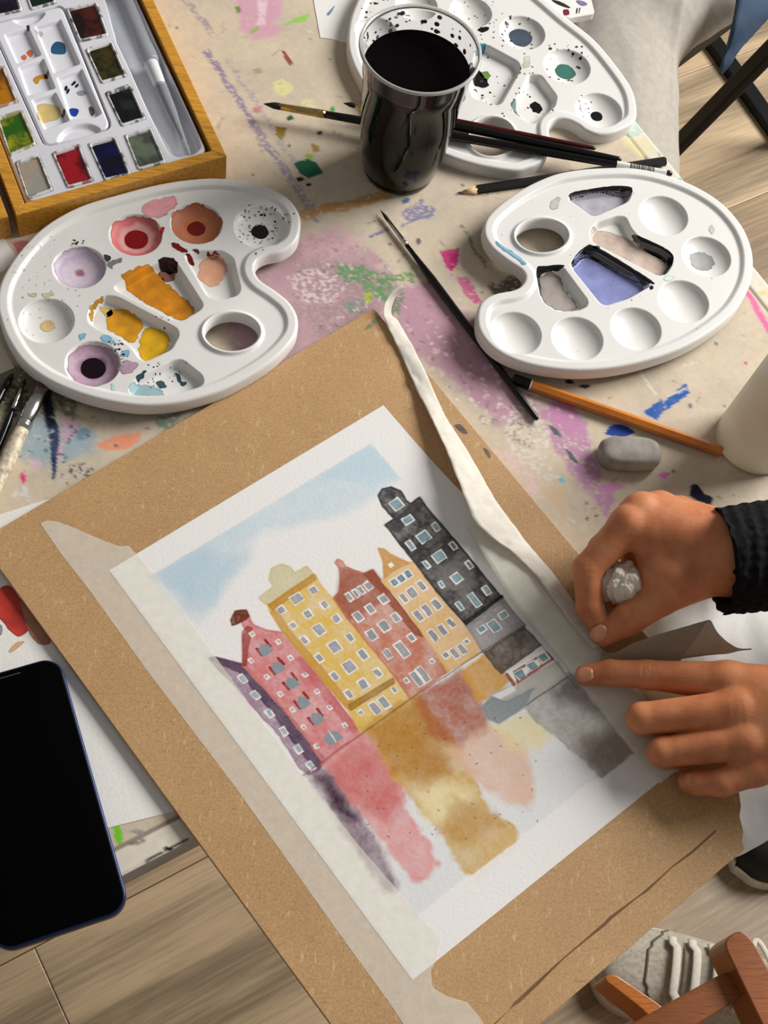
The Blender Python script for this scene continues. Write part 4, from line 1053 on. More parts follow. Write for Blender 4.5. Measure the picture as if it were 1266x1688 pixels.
zR = crop(760, 260, 2.502)
outR = [(560, 55), (700, 55), (830, 80), (960, 130), (1070, 200), (1150, 290), (1190, 380), (1198, 465), (1180, 550), (1120, 650), (1020, 735), (900, 803), (760, 852), (620, 882), (480, 892), (340, 880), (220, 850), (130, 802), (75, 738), (60, 675), (76, 612), (130, 575), (210, 558), (245, 538), (258, 505), (240, 475), (180, 435), (120, 385), (90, 330), (97, 270), (150, 210), (250, 140), (370, 85), (460, 65)]
PRt = Palette(outR, zR, 0.74, [(225, 725, 105), (480, 745, 104), (722, 705, 102), (917, 592, 102), (1012, 407, 98), (835, 238, 98)],
    [[(438, 168), (470, 147), (620, 122), (690, 126), (708, 145), (690, 182), (560, 240), (535, 240), (490, 205)],
     [(533, 295), (560, 265), (640, 238), (680, 242), (702, 290), (740, 335), (830, 368), (872, 400), (874, 440), (848, 482), (810, 487), (545, 350), (530, 322)],
     [(450, 437), (510, 375), (560, 378), (778, 510), (778, 532), (690, 582), (600, 610), (575, 602), (455, 452)],
     [(306, 467), (340, 455), (420, 447), (526, 590), (522, 615), (480, 632), (400, 634), (345, 602), (323, 560)]],
    (335, 318, 106, 67), 'paint_palette', 'white oval palette with empty round wells and a lavender blue puddle')
PRt.puddle([(450, 175), (490, 160), (600, 145), (690, 150), (680, 180), (560, 236), (535, 236), (490, 205)], (176, 172, 184), 'wet', .42, 51, warp=.05, label='dried lilac grey wash', edge=.5)
PRt.puddle([(540, 300), (600, 298), (690, 330), (760, 375), (840, 415), (850, 455), (810, 482), (700, 425), (545, 345)], (196, 178, 166), 'wet', .45, 52, warp=.06, label='dried peach grey wash', var=.3, edge=.5)
PRt.puddle([(462, 445), (500, 405), (545, 408), (640, 460), (755, 530), (690, 580), (600, 606), (575, 598)], lambda x, y, d: lin((134, 140, 190))[None, :] * (1 + .5 * (fbm(x, y, 1.2, 2) - .5))[:, None] * (1 - .0 * x)[:, None] + (lin((186, 150, 166)) - lin((134, 140, 190)))[None, :] * sstep(27.5, 29.0, x + .6 * fbm(x, y, 2, 1))[:, None], 'wet', .45, 53, warp=.04, label='lavender blue paint wash', edge=.4)
PRt.puddle([(325, 490), (370, 475), (410, 490), (440, 555), (480, 600), (470, 622), (410, 628), (350, 595), (330, 550)], (160, 152, 146), 'wet', .45, 54, warp=.18, label='murky grey wash', var=.3, edge=.5, wsc=3.0)
for k, pts in enumerate(([(505, 380), (560, 382), (776, 514), (768, 527), (640, 462), (545, 408), (505, 408), (462, 447), (453, 438)], [(702, 318), (722, 330), (830, 380), (868, 412), (868, 445), (846, 480), (838, 476), (850, 440), (832, 412), (740, 362)], [(440, 168), (472, 150), (620, 128), (690, 131), (702, 148), (690, 156), (600, 145), (482, 164), (452, 176)], [(308, 468), (340, 458), (415, 452), (414, 464), (342, 474), (328, 492), (336, 560), (350, 600), (324, 558)])):
    PRt.puddle(pts, (22, 20, 24), 'wet', .3, 90 + k, warp=.04, label='dark line of dried paint', edge=0)
PRt.puddle([(945, 400), (985, 388), (1020, 400), (1050, 440), (1010, 465), (960, 455)], (150, 152, 150), 'dry', .55, 55, warp=.16, label='dried grey stain')
PRt.puddle([(140, 352), (170, 362), (215, 392), (268, 435), (255, 450), (200, 408), (150, 372)], (110, 156, 180), 'dry', 0, 56, warp=.1, label='teal smear of paint')
PRt.puddle([(375, 175), (405, 165), (405, 190), (385, 215), (368, 205)], (186, 186, 186), 'dry', 0, 57)
PRt.puddle([(1024, 285), (1038, 280), (1040, 310), (1028, 316)], (196, 196, 196), 'dry', 0, 58)
PRt.puddle([(545, 365), (565, 360), (572, 372), (552, 380)], (60, 96, 90), 'wet', 0, 59)
PRt.puddle([(838, 490), (870, 485), (880, 500), (850, 510)], (200, 222, 214), 'dry', 0, 60)
PRt.puddle([(776, 530), (788, 526), (790, 538), (780, 542)], (20, 20, 34), 'wet', 0, 61)
PRt.specks([(100, 70, 1100, 850, 40, .02, .05), (460, 400, 800, 600, 10, .03, .08)], [(150, 150, 152), (180, 180, 180), (90, 100, 110)], 6)

outB = [(932, 34), (977, 70), (1013, 112), (1040, 152), (1048, 186), (1042, 208), (1013, 224), (986, 228), (964, 221), (950, 211), (932, 203), (915, 203), (904, 214), (905, 236), (903, 256), (892, 272), (870, 282), (843, 287), (790, 279), (745, 266), (705, 248), (660, 220), (620, 178), (594, 139), (576, 100), (572, 65), (582, 20), (612, -28), (680, -66), (760, -72), (840, -42), (890, -2)]
zB = crop(700, 0, 2.2367); zBi = lambda x, y: zB(x, y)
outBz = [((x - 700) * 2.2367, y * 2.2367) for x, y in outB]
PBk = Palette(outBz, zB, 0.0, [(360, 120, 82), (525, 245, 84), (642, 408, 84), (170, 45, 76), (-30, 20, 76), (-180, 120, 76)],
    [[(195, 168), (228, 162), (345, 225), (358, 252), (285, 382), (268, 388), (180, 362), (165, 330)], [(385, 272), (430, 275), (490, 355), (482, 392), (405, 457), (385, 455), (325, 412), (322, 395)], [(60, 310), (140, 300), (150, 365), (130, 387), (60, 390)], [(-140, 250), (0, 230), (20, 320), (-60, 350)]],
    (247, 500, 84, 70), 'paint_palette', 'white oval palette splattered with black specks behind the cup')
PBk.well(0, .52, (74, 84, 100), 'wet', seed=71, warp=.12, pool=True, label='slate blue paint')
PBk.well(1, .44, (66, 116, 104), 'wet', seed=72, warp=.12, pool=True, label='sea green paint')
PBk.well(2, .26, (16, 20, 22), 'wet', seed=73, warp=.05, pool=True, label='black paint')
PBk.puddle([(172, 255), (195, 250), (225, 280), (235, 310), (205, 318), (172, 290)], (26, 24, 26), 'wet', .45, 74)
PBk.puddle([(205, 262), (235, 258), (240, 285), (220, 290)], (110, 140, 70), 'wet', .45, 75)
PBk.puddle([(392, 380), (412, 370), (435, 392), (425, 410), (398, 405)], (16, 16, 18), 'wet', .45, 76)
PBk.puddle([(320, 385), (335, 380), (352, 425), (352, 435), (322, 410)], (90, 120, 110), 'dry', .3, 77)
PBk.puddle([(365, 215), (388, 212), (385, 245), (368, 250)], (190, 206, 180), 'dry', 0, 78)
PBk.puddle([(195, 165), (225, 168), (215, 190), (198, 188)], (60, 140, 160), 'dry', .1, 79)
PBk.puddle([(200, 105), (235, 98), (230, 112), (208, 118)], (20, 20, 22), 'wet', 0, 80)
PBk.specks([(280, 60, 440, 180, 26, .04, .15), (450, 165, 600, 300, 24, .04, .15), (560, 345, 620, 420, 14, .04, .11), (180, 150, 480, 440, 60, .03, .11), (90, 0, 300, 150, 30, .03, .09), (-250, 0, 60, 250, 70, .03, .14)], [(24, 24, 28), (40, 44, 48), (90, 90, 92)], 8)

# ------------------------------------------------------------------ wooden watercolour box
zW = crop(0, 0, 3.014)
def pine(name, c, ang):
    m, t, b = nt(name)
    n = noise_node(t, 60, 5, .6, (1.0, 14.0, 14.0)); 
    mp = [x for x in t.nodes if x.type == 'MAPPING'][0]; mp.inputs['Rotation'].default_value = (0, 0, -ang)
    mp.vector_type = 'TEXTURE' if False else 'POINT'
    c = np.array(c, float)
    r = ramp(t, n.outputs['Fac'], [(.28, lin4(c * .72)), (.5, lin4(c)), (.75, lin4(np.clip(c * 1.12, 0, 255)))])
    t.links.new(r.outputs[0], b.inputs['Base Color']); b.inputs['Roughness'].default_value = .38
    b.inputs['Coat Weight'].default_value = .2
    return m
BXT = 2.3
RB = at(373.5, 257, BXT)[:2]; LB = at(26.5, 355, BXT)[:2]
ba = (RB - LB) / np.linalg.norm(RB - LB); bb = at(253, 0, BXT)[:2] - RB; bb = bb / np.linalg.norm(bb); bw = np.linalg.norm(RB - LB)
bang = math.atan2(ba[1], ba[0])
M_p1 = pine('varnished_pine', (206, 146, 48), bang); M_p2 = pine('varnished_pine_long', (206, 146, 48), bang + math.pi / 2)
box = empty('watercolour_box', (*(LB + ba * bw / 2 + bb * 10), 0.0), 'varnished pine box with a white tray of watercolour pans', 'paint box')
LN = 23.0; FW = .82
def bxp(u, v): return LB + ba * u + bb * v
for nm, pts, mt in (('front_rail', [(0, 0), (bw, 0), (bw - FW, FW), (FW, FW)], M_p1), ('side_rail', [(bw, 0), (bw, LN), (bw - FW, LN - FW), (bw - FW, FW)], M_p2), ('back_rail', [(bw, LN), (0, LN), (FW, LN - FW), (bw - FW, LN - FW)], M_p1), ('side_rail', [(0, LN), (0, 0), (FW, FW), (FW, LN - FW)], M_p2)):
    V, F = slab(np.array([bxp(*p) for p in pts]), 0.0, BXT, .05)
    mk(nm, V, F, mt, box, smooth=False)
V, F = slab(np.array([bxp(*p) for p in ((.3, .3), (bw - .3, .3), (bw - .3, LN - .3), (.3, LN - .3))]), 0.15, .5)
mk('bottom', V, F, plain('box_shadow_board', (60, 44, 30), .8), box, smooth=False)
lid = [(-.5, 0.25), (-.5, LN), (-bw - .5, LN), (-bw - .5, .25)]
V, F = slab(np.array([bxp(*p) for p in lid]), 0.0, .5, .04)
ld = mk('lid', V, F, M_p2, box, smooth=False)
for pts, mt in (([(-.5, .25), (-.5, LN), (-1.3, LN), (-1.3, .25)], M_p2), ([(-1.3, .25), (-1.3, 1.05), (-bw - .5, 1.05), (-bw - .5, .25)], M_p1)):
    V, F = slab(np.array([bxp(*p) for p in pts]), 0.5, 2.1, .05)
    mk('lid_rail', V, F, mt, ld, smooth=False)

TRZ = 2.05
tray_out = round_loop(np.array([bxp(*p) for p in ((FW + .14, FW + .12), (bw - FW - .22, FW + .12), (bw - FW - .22, LN - FW - .2), (FW + .14, LN - FW - .2))]), .7, 5)
def wp(pts, z=TRZ): return on(pts, z, zW)
TRO = round_loop(wp([(500, -60), (530, 30), (575, 200), (650, 360), (730, 540), (838, 762), (870, 782), (965, 768), (1000, 735), (985, 680), (830, 340), (820, 300), (745, 150), (650, -60)]), .3, 3)
MIXO = round_loop(wp([(-80, 130), (292, 30), (318, 48), (545, 615), (535, 640), (240, 722), (218, 712), (-120, -40)]), .35, 3)
pans_def = [  # corners in the crop, cake colours, label
    ([(345, 48), (470, 18), (522, 160), (402, 186)], [(24, 8, 8), (70, 24, 20)], 'pan of dark brown paint with wet gloss in the pine box'),
    ([(442, 250), (548, 215), (612, 362), (508, 392)], [(60, 52, 14), (24, 26, 14)], 'pan of dark olive paint between the brown and black pans'),
    ([(540, 465), (642, 430), (706, 575), (608, 606)], [(10, 14, 14), (30, 38, 38)], 'pan of black paint beside the clear water brush'),
    ([(634, 676), (742, 645), (806, 790), (692, 822)], [(96, 108, 90), (66, 72, 64)], 'pan of grey green paint in the corner of the tray'),
    ([(455, 720), (566, 690), (632, 850), (526, 876)], [(10, 14, 70), (8, 8, 30)], 'pan of navy blue paint'),
    ([(275, 765), (386, 730), (446, 882), (340, 912)], [(150, 22, 34), (90, 8, 18)], 'pan of crimson red paint'),
    ([(90, 812), (186, 780), (246, 930), (142, 966)], [(150, 148, 138), (168, 146, 126)], 'pan of pale stone grey paint'),
    ([(-2, 590), (100, 560), (162, 702), (52, 750)], [(150, 150, 30), (40, 90, 20)], 'pan of yellow green paint with a stained rim'),
    ([(-62, 372), (10, 340), (72, 490), (-32, 522)], [(176, 114, 16), (120, 70, 8)], 'pan of golden ochre paint'),
    ([(-90, -40), (60, -70), (92, 40), (-60, 75)], [(30, 20, 48), (12, 10, 22)], 'pan of dark violet paint'),
    ([(110, -110), (230, -140), (262, 0), (160, 28)], [(10, 34, 22), (8, 16, 12)], 'pan of dark green paint')]
PANQ = []
for cn, _, _ in pans_def:
    q4 = wp(cn, TRZ + .12); PANQ.append(q4.mean(0) + (q4 - q4.mean(0)) * 1.2)
def tray_z(x, y):
    d = -poly_sdf(tray_out, x, y)
    z = np.full(np.shape(x), TRZ) - .25 * sstep(.12, .0, d)
    tr = poly_sdf(TRO, x, y, .8); z = z - .95 * sstep(.02, -.22, tr)
    for c_ in PANQ: z = z - .4 * sstep(.02, -.06, poly_sdf(c_, x, y, .4))
    mx = poly_sdf(MIXO, x, y, .8); z = z - .45 * sstep(.10, .02, mx)
    return z
lo = tray_out.min(0) - .1; hi = tray_out.max(0) + .1
V, F = field_mesh(lambda x, y: poly_sdf(tray_out, x, y), (lo[0], lo[1], hi[0], hi[1]), .06, tray_z, .6)
mk('insert_tray', V, F, plain('tray_plastic', (214, 215, 222), .35, .01, 30), box)

mix = empty('mixing_tray', (*MIXO.mean(0), 1.6), 'white lift-out mixing tray with five compartments and paint dabs', 'mixing tray')
comps = [round_loop(wp(c), .12, 2) for c in ([(172, 132), (300, 96), (398, 318), (268, 364)], [(282, 386), (406, 342), (505, 565), (470, 585), (350, 592)], [(20, 172), (140, 136), (205, 275), (85, 316)], [(90, 336), (215, 290), (275, 440), (140, 474)], [(156, 496), (275, 458), (345, 600), (222, 645)])]
notch = [smooth_loop(wp(c), 4) for c in ([(285, 705), (300, 660), (360, 622), (440, 612), (500, 640), (470, 668), (350, 692)], [(60, 98), (120, 128), (190, 108), (225, 62), (140, 66)])]
def mix_z(x, y):
    d = -poly_sdf(MIXO, x, y)
    z = np.full(np.shape(x), TRZ) - .12 * sstep(.14, 0, d)
    for c in comps: z = z - .34 * sstep(.02, -.16, poly_sdf(c, x, y, .5))
    for c in notch: z = z - .3 * sstep(.02, -.3, poly_sdf(c, x, y, .5))
    return z
mk_lo = MIXO.min(0) - .1; mk_hi = MIXO.max(0) + .1
MIXI = np.array([p + (MIXO.mean(0) - p) / np.linalg.norm(MIXO.mean(0) - p) * .07 for p in MIXO])
V, F = field_mesh(lambda x, y: poly_sdf(MIXI, x, y), (mk_lo[0], mk_lo[1], mk_hi[0], mk_hi[1]), .06, mix_z, 1.62)
mk('tray_body', V, F, plain('mixing_plastic', (222, 223, 230), .35, .01, 30), mix)
for k, (pts, c, kd) in enumerate((([(255, 232), (282, 206), (322, 220), (326, 262), (300, 270), (258, 264)], (40, 88, 124), 'wet'), ([(104, 285), (120, 272), (134, 284), (122, 300)], (226, 104, 70), 'dry'), ([(132, 262), (150, 248), (164, 262), (155, 285), (142, 278)], (224, 112, 70), 'dry'), ([(164, 400), (180, 380), (235, 370), (225, 392), (200, 395), (186, 418)], (204, 146, 50), 'dry'), ([(222, 372), (242, 366), (240, 388), (226, 392)], (96, 40, 20), 'dry'), ([(190, 520), (250, 520), (300, 545), (290, 590), (240, 605), (196, 612), (188, 560)], (206, 184, 120), 'dry'), ([(345, 545), (365, 538), (392, 548), (378, 578), (352, 572)], (36, 60, 160), 'wet'), ([(442, 535), (460, 532), (470, 560), (458, 578), (446, 562)], (90, 88, 90), 'dry'), ([(320, 442), (328, 425), (336, 436), (328, 455)], (20, 20, 40), 'dry'), ([(330, 458), (340, 440), (346, 452), (334, 468)], (20, 20, 40), 'dry'), ([(354, 420), (370, 402), (378, 410), (362, 426)], (20, 20, 40), 'dry'), ([(372, 430), (385, 415), (390, 424), (380, 436)], (30, 30, 44), 'dry'), ([(380, 460), (410, 450), (430, 465), (400, 478)], (150, 152, 160), 'dry'), ([(305, 570), (320, 556), (328, 574), (312, 584)], (30, 34, 60), 'dry'), ([(134, 145), (146, 138), (150, 160), (140, 164)], (50, 48, 46), 'dry'), ([(178, 165), (200, 155), (214, 172), (192, 190)], (170, 174, 170), 'dry'))):
    flat_patch('paint_dab', pts, TRZ - .34, c, mix, f=zW, warp=.03, seed=k + 3, mat=M_wet if kd == 'wet' else M_dry, zf=lambda x, y: mix_z(x, y) + .012)
stain_g = np.random.default_rng(5)
for k, (cn, cols, lab) in enumerate(pans_def):
    q4 = wp(cn, TRZ + .12)
    c0 = q4.mean(0)
    big = round_loop(c0 + (q4 - c0) * 1.24, .2, 3); small = round_loop(c0 + (q4 - c0) * 1.06, .12, 3); inn = round_loop(c0 + (q4 - c0) * .99, .12, 3)
    pn = empty('paint_pan', (c0[0], c0[1], TRZ), lab, 'paint pan', 'paint pans in the pine box')
    zfp = lambda x, y: TRZ + .10 * sstep(0, -.07, poly_sdf(big, x, y)) - .22 * sstep(.02, -.05, poly_sdf(small, x, y))
    lo = big.min(0) - .1; hi = big.max(0) + .1
    V, F = field_mesh(lambda x, y: poly_sdf(big, x, y), (lo[0], lo[1], hi[0], hi[1]), .05, zfp, TRZ - .12)
    n = fbm(V[:, 0], V[:, 1], 2.6, k * 3, 4); n2 = fbm(V[:, 0], V[:, 1], 6, k * 5 + 2, 2)
    a = sstep(.50, .62, n * .7 + n2 * .3 + (.10 if k in (7, 8) else 0)) * .8
    col = lin((214, 214, 214))[None, :] * (1 - a)[:, None] + (lin(cols[0]) * .8)[None, :] * a[:, None]
    mk('pan_rim', V, F, painted('pan_plastic_%d' % k, .3), pn, col=col)
    def cz(x, y): return TRZ - .02 + .05 * (fbm(x, y, 1.2, k) - .5)
    lo = inn.min(0) - .1; hi = inn.max(0) + .1
    V, F = field_mesh(lambda x, y: poly_sdf(inn, x, y), (lo[0], lo[1], hi[0], hi[1]), .05, cz)
    w = sstep(.35, .65, fbm(V[:, 0], V[:, 1], 1.1, k * 7 + 1))
    col = lin(cols[0])[None, :] * (1 - w)[:, None] + lin(cols[1])[None, :] * w[:, None]
    mk('paint_cake', V, F, M_wet, pn, col=col)

# water brush lying in the trough
WBz = 1.85
wb0 = at(*zW(590, -60), WBz + .1); wb1 = at(*zW(942, 772), WBz - .25)
L_ = np.linalg.norm(wb1 - wb0)
wbr = empty('water_brush', (*((wb0 + wb1) / 2)[:2], 1.1), 'clear plastic water brush lying in the trough of the paint box', 'brush')
k_ = L_ / 878.0
M_clear = clear('frosted_clear_plastic', (236, 240, 246), .18, 1.3, .75)
V, F = rod(wb0, wb1, [(0, .62), (.02, .66), (330 * k_, .66), (335 * k_, .70), (400 * k_, .68), (412 * k_, .58)], 24); mk('barrel', V, F, M_clear, wbr)
pr = [(412 * k_, .54)]
for i in range(9): pr += [((422 + i * 11) * k_, 0.55 - i * .008), ((427 + i * 11) * k_, 0.49 - i * .008)]
pr += [(530 * k_, .46)]
V, F = rod(wb0, wb1, pr, 24); mk('ribbed_grip', V, F, plain('grip_plastic', (214, 216, 220), .25, .02, 40), wbr)
V, F = rod(wb0, wb1, [(525 * k_, .46), (530 * k_, .48), (660 * k_, .42), (700 * k_, .35), (800 * k_, .22), (868 * k_, .14), (876 * k_, .08)], 24); mk('cap', V, F, M_clear, wbr)
V, F = rod(wb0, wb1, [(530 * k_, .24), (640 * k_, .22), (690 * k_, .18), (760 * k_, .10), (800 * k_, .03)], 12); mk('bristles', V, F, plain('grey_bristle', (70, 76, 88), .5, .1, 200), wbr)

# ------------------------------------------------------------------ plastic cup of dirty water
CC = at(657, 277, 0)[:2]
cup = empty('plastic_cup', (CC[0], CC[1], 0.0), 'clear plastic cup full of blackish paint water', 'cup')
prof = [(0.02, 2.35), (0.0, 2.5), (.08, 2.62), (.5, 2.68), (.62, 2.66), (.75, 2.80), (3, 3.15), (6, 3.38), (9.0, 3.56), (9.12, 3.62), (10.2, 3.72), (11.3, 3.94), (11.5, 3.98)]
pin = [(z if i > 2 else .12, r - .055) for i, (z, r) in enumerate(prof)][::-1]
V, F = lathe((CC[0], CC[1], 0), prof + pin[:-3] + [(.14, 2.3), (.14, .01)], 72)
o = mk('cup_wall', V, F, clear('clear_cup_plastic', (250, 250, 250), .02, 1.3, 1.0), cup)
rim = [(11.55 + .13 * math.sin(a), 4.0 + .13 * math.cos(a)) for a in np.linspace(0, 2 * math.pi, 13)]
V, F = lathe((CC[0], CC[1], 0), rim, 72); mk('rolled_rim', V, F, clear('cup_rim_plastic', (240, 240, 238), .08, 1.4, .6), cup)
wl = 9.75
wp_ = [(.2, .01), (.2, 2.55), (.6, 2.64), (.75, 2.77), (3, 3.12), (6, 3.35), (9.0, 3.53), (9.12, 3.59), (wl, 3.64), (wl + .05, 3.63), (wl, 3.55), (wl - .01, 3.0), (wl - .01, .01)]
V, F = lathe((CC[0], CC[1], 0), wp_, 72); mk('paint_water', V, F, plain('dirty_paint_water', (15, 12, 13), .25, .25, 12, spec=.0), cup, sharp=None)
M_drop = plain('water_spot', (70, 72, 76), .1, .2, 30)
for k in range(26):
    a = math.radians(RNG.uniform(20, 160)); z = RNG.uniform(10.1, 11.2); r = 3.5 + (z - 10.2) / 1.1 * .36 - .06
    p = np.array([CC[0] + r * math.cos(a), CC[1] + r * math.sin(a), z]); s_ = RNG.uniform(.05, .22)
    n_ = np.array([-math.cos(a), -math.sin(a), .1]); tdir = np.array([-math.sin(a), math.cos(a), 0])
    rg = [p + .02 * n_ + s_ * (math.cos(t_) * tdir + .8 * math.sin(t_) * np.array([0.3 * math.cos(a), 0.3 * math.sin(a), 1.0])) for t_ in np.linspace(0, 2 * math.pi, 11)[:-1]]
    mk('paint_splash', np.array(rg), [tuple(range(10))], M_drop, cup)

# ------------------------------------------------------------------ brushes and pencils
def brush(name, label, tip, end, lens, rads, mats, flat=1.0, label_strip=None, seg=20, hidden_tip=False):
    """lens: bristle end, ferrule end (cm from tip)"""
    tip = np.asarray(tip, float); end = np.asarray(end, float); L = np.linalg.norm(end - tip); d = (end - tip) / L
    mid = (tip + end) / 2
    e = empty(name, (mid[0], mid[1], min(tip[2], end[2]) - max(rads)), label, 'brush')
    b_, f_ = lens; rb, rf, rh, re = rads
    V, F = rod(tip, end, [(0, .015), (b_ * .25, rb * .45, flat), (b_ * .6, rb * .95, flat), (b_ * .9, rb, flat), (b_ + .05, rb * .9, flat)], seg); mk('bristles', V, F, mats[0], e)
    V, F = rod(tip, end, [(b_, rb * .98, flat), (b_ + (f_ - b_) * .5, (rb + rf) / 2, (flat + 1) / 2), (f_ - .55, rf), (f_ - .5, rf * 1.12), (f_ - .42, rf), (f_ - .34, rf), (f_ - .28, rf * 1.12), (f_ - .2, rf), (f_, rf)], seg); mk('ferrule', V, F, mats[1], e)
    hl = L - f_
    V, F = rod(tip, end, [(f_ - .02, rf * .95), (f_ + hl * .06, rf * 1.0), (f_ + hl * .2, rh), (f_ + hl * .35, rh * .98), (f_ + hl * .7, (rh + re) / 2), (L - .25, re), (L - .08, re * .8), (L, re * .4)], seg); mk('handle', V, F, mats[2], e)
    if label_strip:
        a_, z_ = label_strip
        rr = lambda x: np.interp(x, [f_ + hl * .35, f_ + hl * .7, L - .25], [rh * .98, (rh + re) / 2, re]) + .008
        V, F = rod(tip, end, [(a_, rr(a_)), (z_, rr(z_))], 24); F = F[:-2]
        lb = mk('label', V, F, plain('paper_label', (222, 220, 214), .5, .02, 60), e, label='white label printed with a barcode')
        g = np.random.default_rng(3); x = a_ + 1.0
        Vs = []; Fs = []; n = 0
        while x < z_ - 1.0:
            w = g.choice([.03, .05, .08]); V, F = rod(tip, end, [(x, rr(x) + .006), (x + w, rr(x) + .006)], 24)
            Vs.append(V); Fs += [tuple(i + n for i in f) for f in F[:-2]]; n += len(V); x += w + g.choice([.03, .05])
        ORI[lb.name] = ORI[e.name]
        mk('barcode', np.concatenate(Vs), Fs, M_black_matte, lb)
    return e
Z6 = crop(600, 330, 3.165)
brush('paintbrush', 'fine black paintbrush with steel ferrule pinned under a palette', at(627, 346, .28), at(886, 692, .26), (1.15, 3.55), (.14, .17, .27, .2), (M_bristle, M_steel, M_black_lacquer))
brush('paintbrush', 'long black paintbrush with gold ferrule and barcode label behind the cup', at(434, 171, 1.15), at(1108, 287, 1.45), (1.3, 4.6), (.26, .30, .34, .24), (M_bristle, M_gold, M_black_lacquer), label_strip=(26.4, 30.15))
brush('paintbrush', 'plain black paintbrush lying on the speckled palette', at(566, 170, 1.35), at(1024, 264, 1.5), (.9, 3.2), (.2, .24, .33, .24), (M_bristle, M_gold, M_black_lacquer))
brush('paintbrush', 'maroon handled paintbrush lying on the speckled palette', at(600, 172, 1.35), at(982, 245, 1.45), (.9, 3.0), (.18, .22, .27, .16), (M_bristle, M_steel, M_maroon))
M_dirty = painted('dirty_white_handle', .45)
e = brush('paintbrush', 'wide paintbrush with dirty white handle and steel ferrule', at(76, 622, .55), at(-30, 850, .45), (.9, 4.1), (.5, .46, .52, .3), (plain('stained_bristle', (92, 52, 44), .7, .4, 300), M_steel, plain('dirty_white_wood', (196, 184, 160), .5, .22, 260, bmp=.2)), flat=.55)
brush('paintbrush', 'thin black paintbrush with steel ferrule beside the wide brush', at(42, 624, .3), at(-25, 790, .3), (.5, 2.4), (.14, .16, .25, .2), (M_bristle, M_steel, M_black_lacquer))
brush('paintbrush', 'black paintbrush half hidden under the stained palette', at(22, 615, .3), at(-40, 720, .3), (.5, 1.2), (.2, .22, .3, .2), (M_bristle, M_black_matte, M_black_lacquer))
def pencil(label, tip, end, body, r, sharp=True, cap=None, ring=None):
    tip = np.asarray(tip, float); end = np.asarray(end, float); L = np.linalg.norm(end - tip); mid = (tip + end) / 2
    e = empty('pencil', (mid[0], mid[1], 0.0), label, 'pencil')
    s0 = 0.0
    if sharp:
        V, F = rod(tip, end, [(0, .02), (.45, .09)], 12); mk('lead', V, F, plain('graphite', (40, 40, 44), .35, .1, 100), e)
        V, F = rod(tip, end, [(.45, .09), (1.5, r * .92)], 18); mk('sharpened_wood', V, F, plain('bare_cedar', (216, 182, 134), .7, .1, 200), e)
        s0 = 1.45
    x1 = L - (cap or .0) - (ring or 0)
    V, F = rod(tip, end, [(s0, r), (x1, r), (x1 + (.02 if not cap else 0), r * .97)], hexed=True); mk('body', V, F, body, e, smooth=False)
    if ring:
        V, F = rod(tip, end, [(x1, r * 1.01), (x1 + ring, r * 1.01)], hexed=True); mk('white_ring', V, F, M_white, e, smooth=False)
    if cap:
        V, F = rod(tip, end, [(L - cap, r), (L - .1, r), (L, r * .8)], hexed=True); mk('dipped_end', V, F, M_black_matte, e, smooth=False)
    return e
pencil('black pencil with sharpened point beside the plastic cup', at(753, 318, .12), at(1096, 266, .42), M_black_matte, .36)
pencil('orange hexagonal pencil with black dipped end under a palette', at(1190, 744, .38), at(845, 624, .36), plain('orange_lacquer', (206, 122, 40), .3, .06, 60, coat=.4), .37, sharp=False, cap=1.25, ring=.1)

# ------------------------------------------------------------------ eraser, translucent beaker, phone
z7b = crop(820, 560, 2.839)
ec = at(*z7b(625, 520), 1.0)[:2]
ea = math.radians(2)
def superbox(u, v, a, b_, n=4.0):
    th = np.linspace(0, 2 * math.pi, 41)[:-1]
    return np.stack([u + a * np.sign(np.cos(th)) * np.abs(np.cos(th)) ** (2 / n), v + b_ * np.sign(np.sin(th)) * np.abs(np.sin(th)) ** (2 / n)], 1)
rg = []
for z, k in ((0.0, .90), (.12, .97), (.4, 1.0), (.85, 1.0), (1.08, .95), (1.22, .86), (1.27, .72)):
    p = superbox(0, 0, 2.1 * k, 1.12 * k ** 1.2, 3.2); p = p @ np.array([[math.cos(ea), math.sin(ea)], [-math.sin(ea), math.cos(ea)]])
    rg.append(np.column_stack([p + ec, np.full(len(p), z)]))
V, F = loft(rg)
mk('eraser', V, F, plain('smudged_rubber', (158, 152, 144), .6, .22, 45, bmp=.1), None, label='worn grey eraser smudged with graphite beside the orange pencil', cat='eraser')
bcn = at(1243, 727, 0)[:2]
M_milk, t, b = nt('milky_plastic')
n = noise_node(t, 20); r = ramp(t, n.outputs['Fac'], [(.3, lin4((234, 226, 206))), (.7, lin4((242, 236, 218)))])
t.links.new(r.outputs[0], b.inputs['Base Color']); b.inputs['Roughness'].default_value = .35
b.inputs['Transmission Weight'].default_value = .25; b.inputs['Subsurface Weight'].default_value = .3; b.inputs['Subsurface Radius'].default_value = (1, .8, .5); b.inputs['Subsurface Scale'].default_value = .01
btl = empty('squeeze_bottle', (bcn[0], bcn[1], 0), 'milky translucent plastic bottle standing at the end of the orange pencil', 'bottle')
V, F = lathe((bcn[0], bcn[1], 0), [(.05, .01), (.05, 2.1), (0, 2.5), (.06, 2.62), (.16, 2.7), (1.0, 2.7), (8.5, 2.35), (9.4, 2.15), (10.2, 1.6), (10.6, 1.0), (10.7, .9)], 64); mk('bottle_body', V, F, M_milk, btl)
V, F = lathe((bcn[0], bcn[1], 0), [(10.6, 1.1), (11.6, 1.1), (11.7, 1.0), (13.5, .3), (13.6, .01)], 32, cap=(True, False)); mk('nozzle_cap', V, F, M_white, btl)

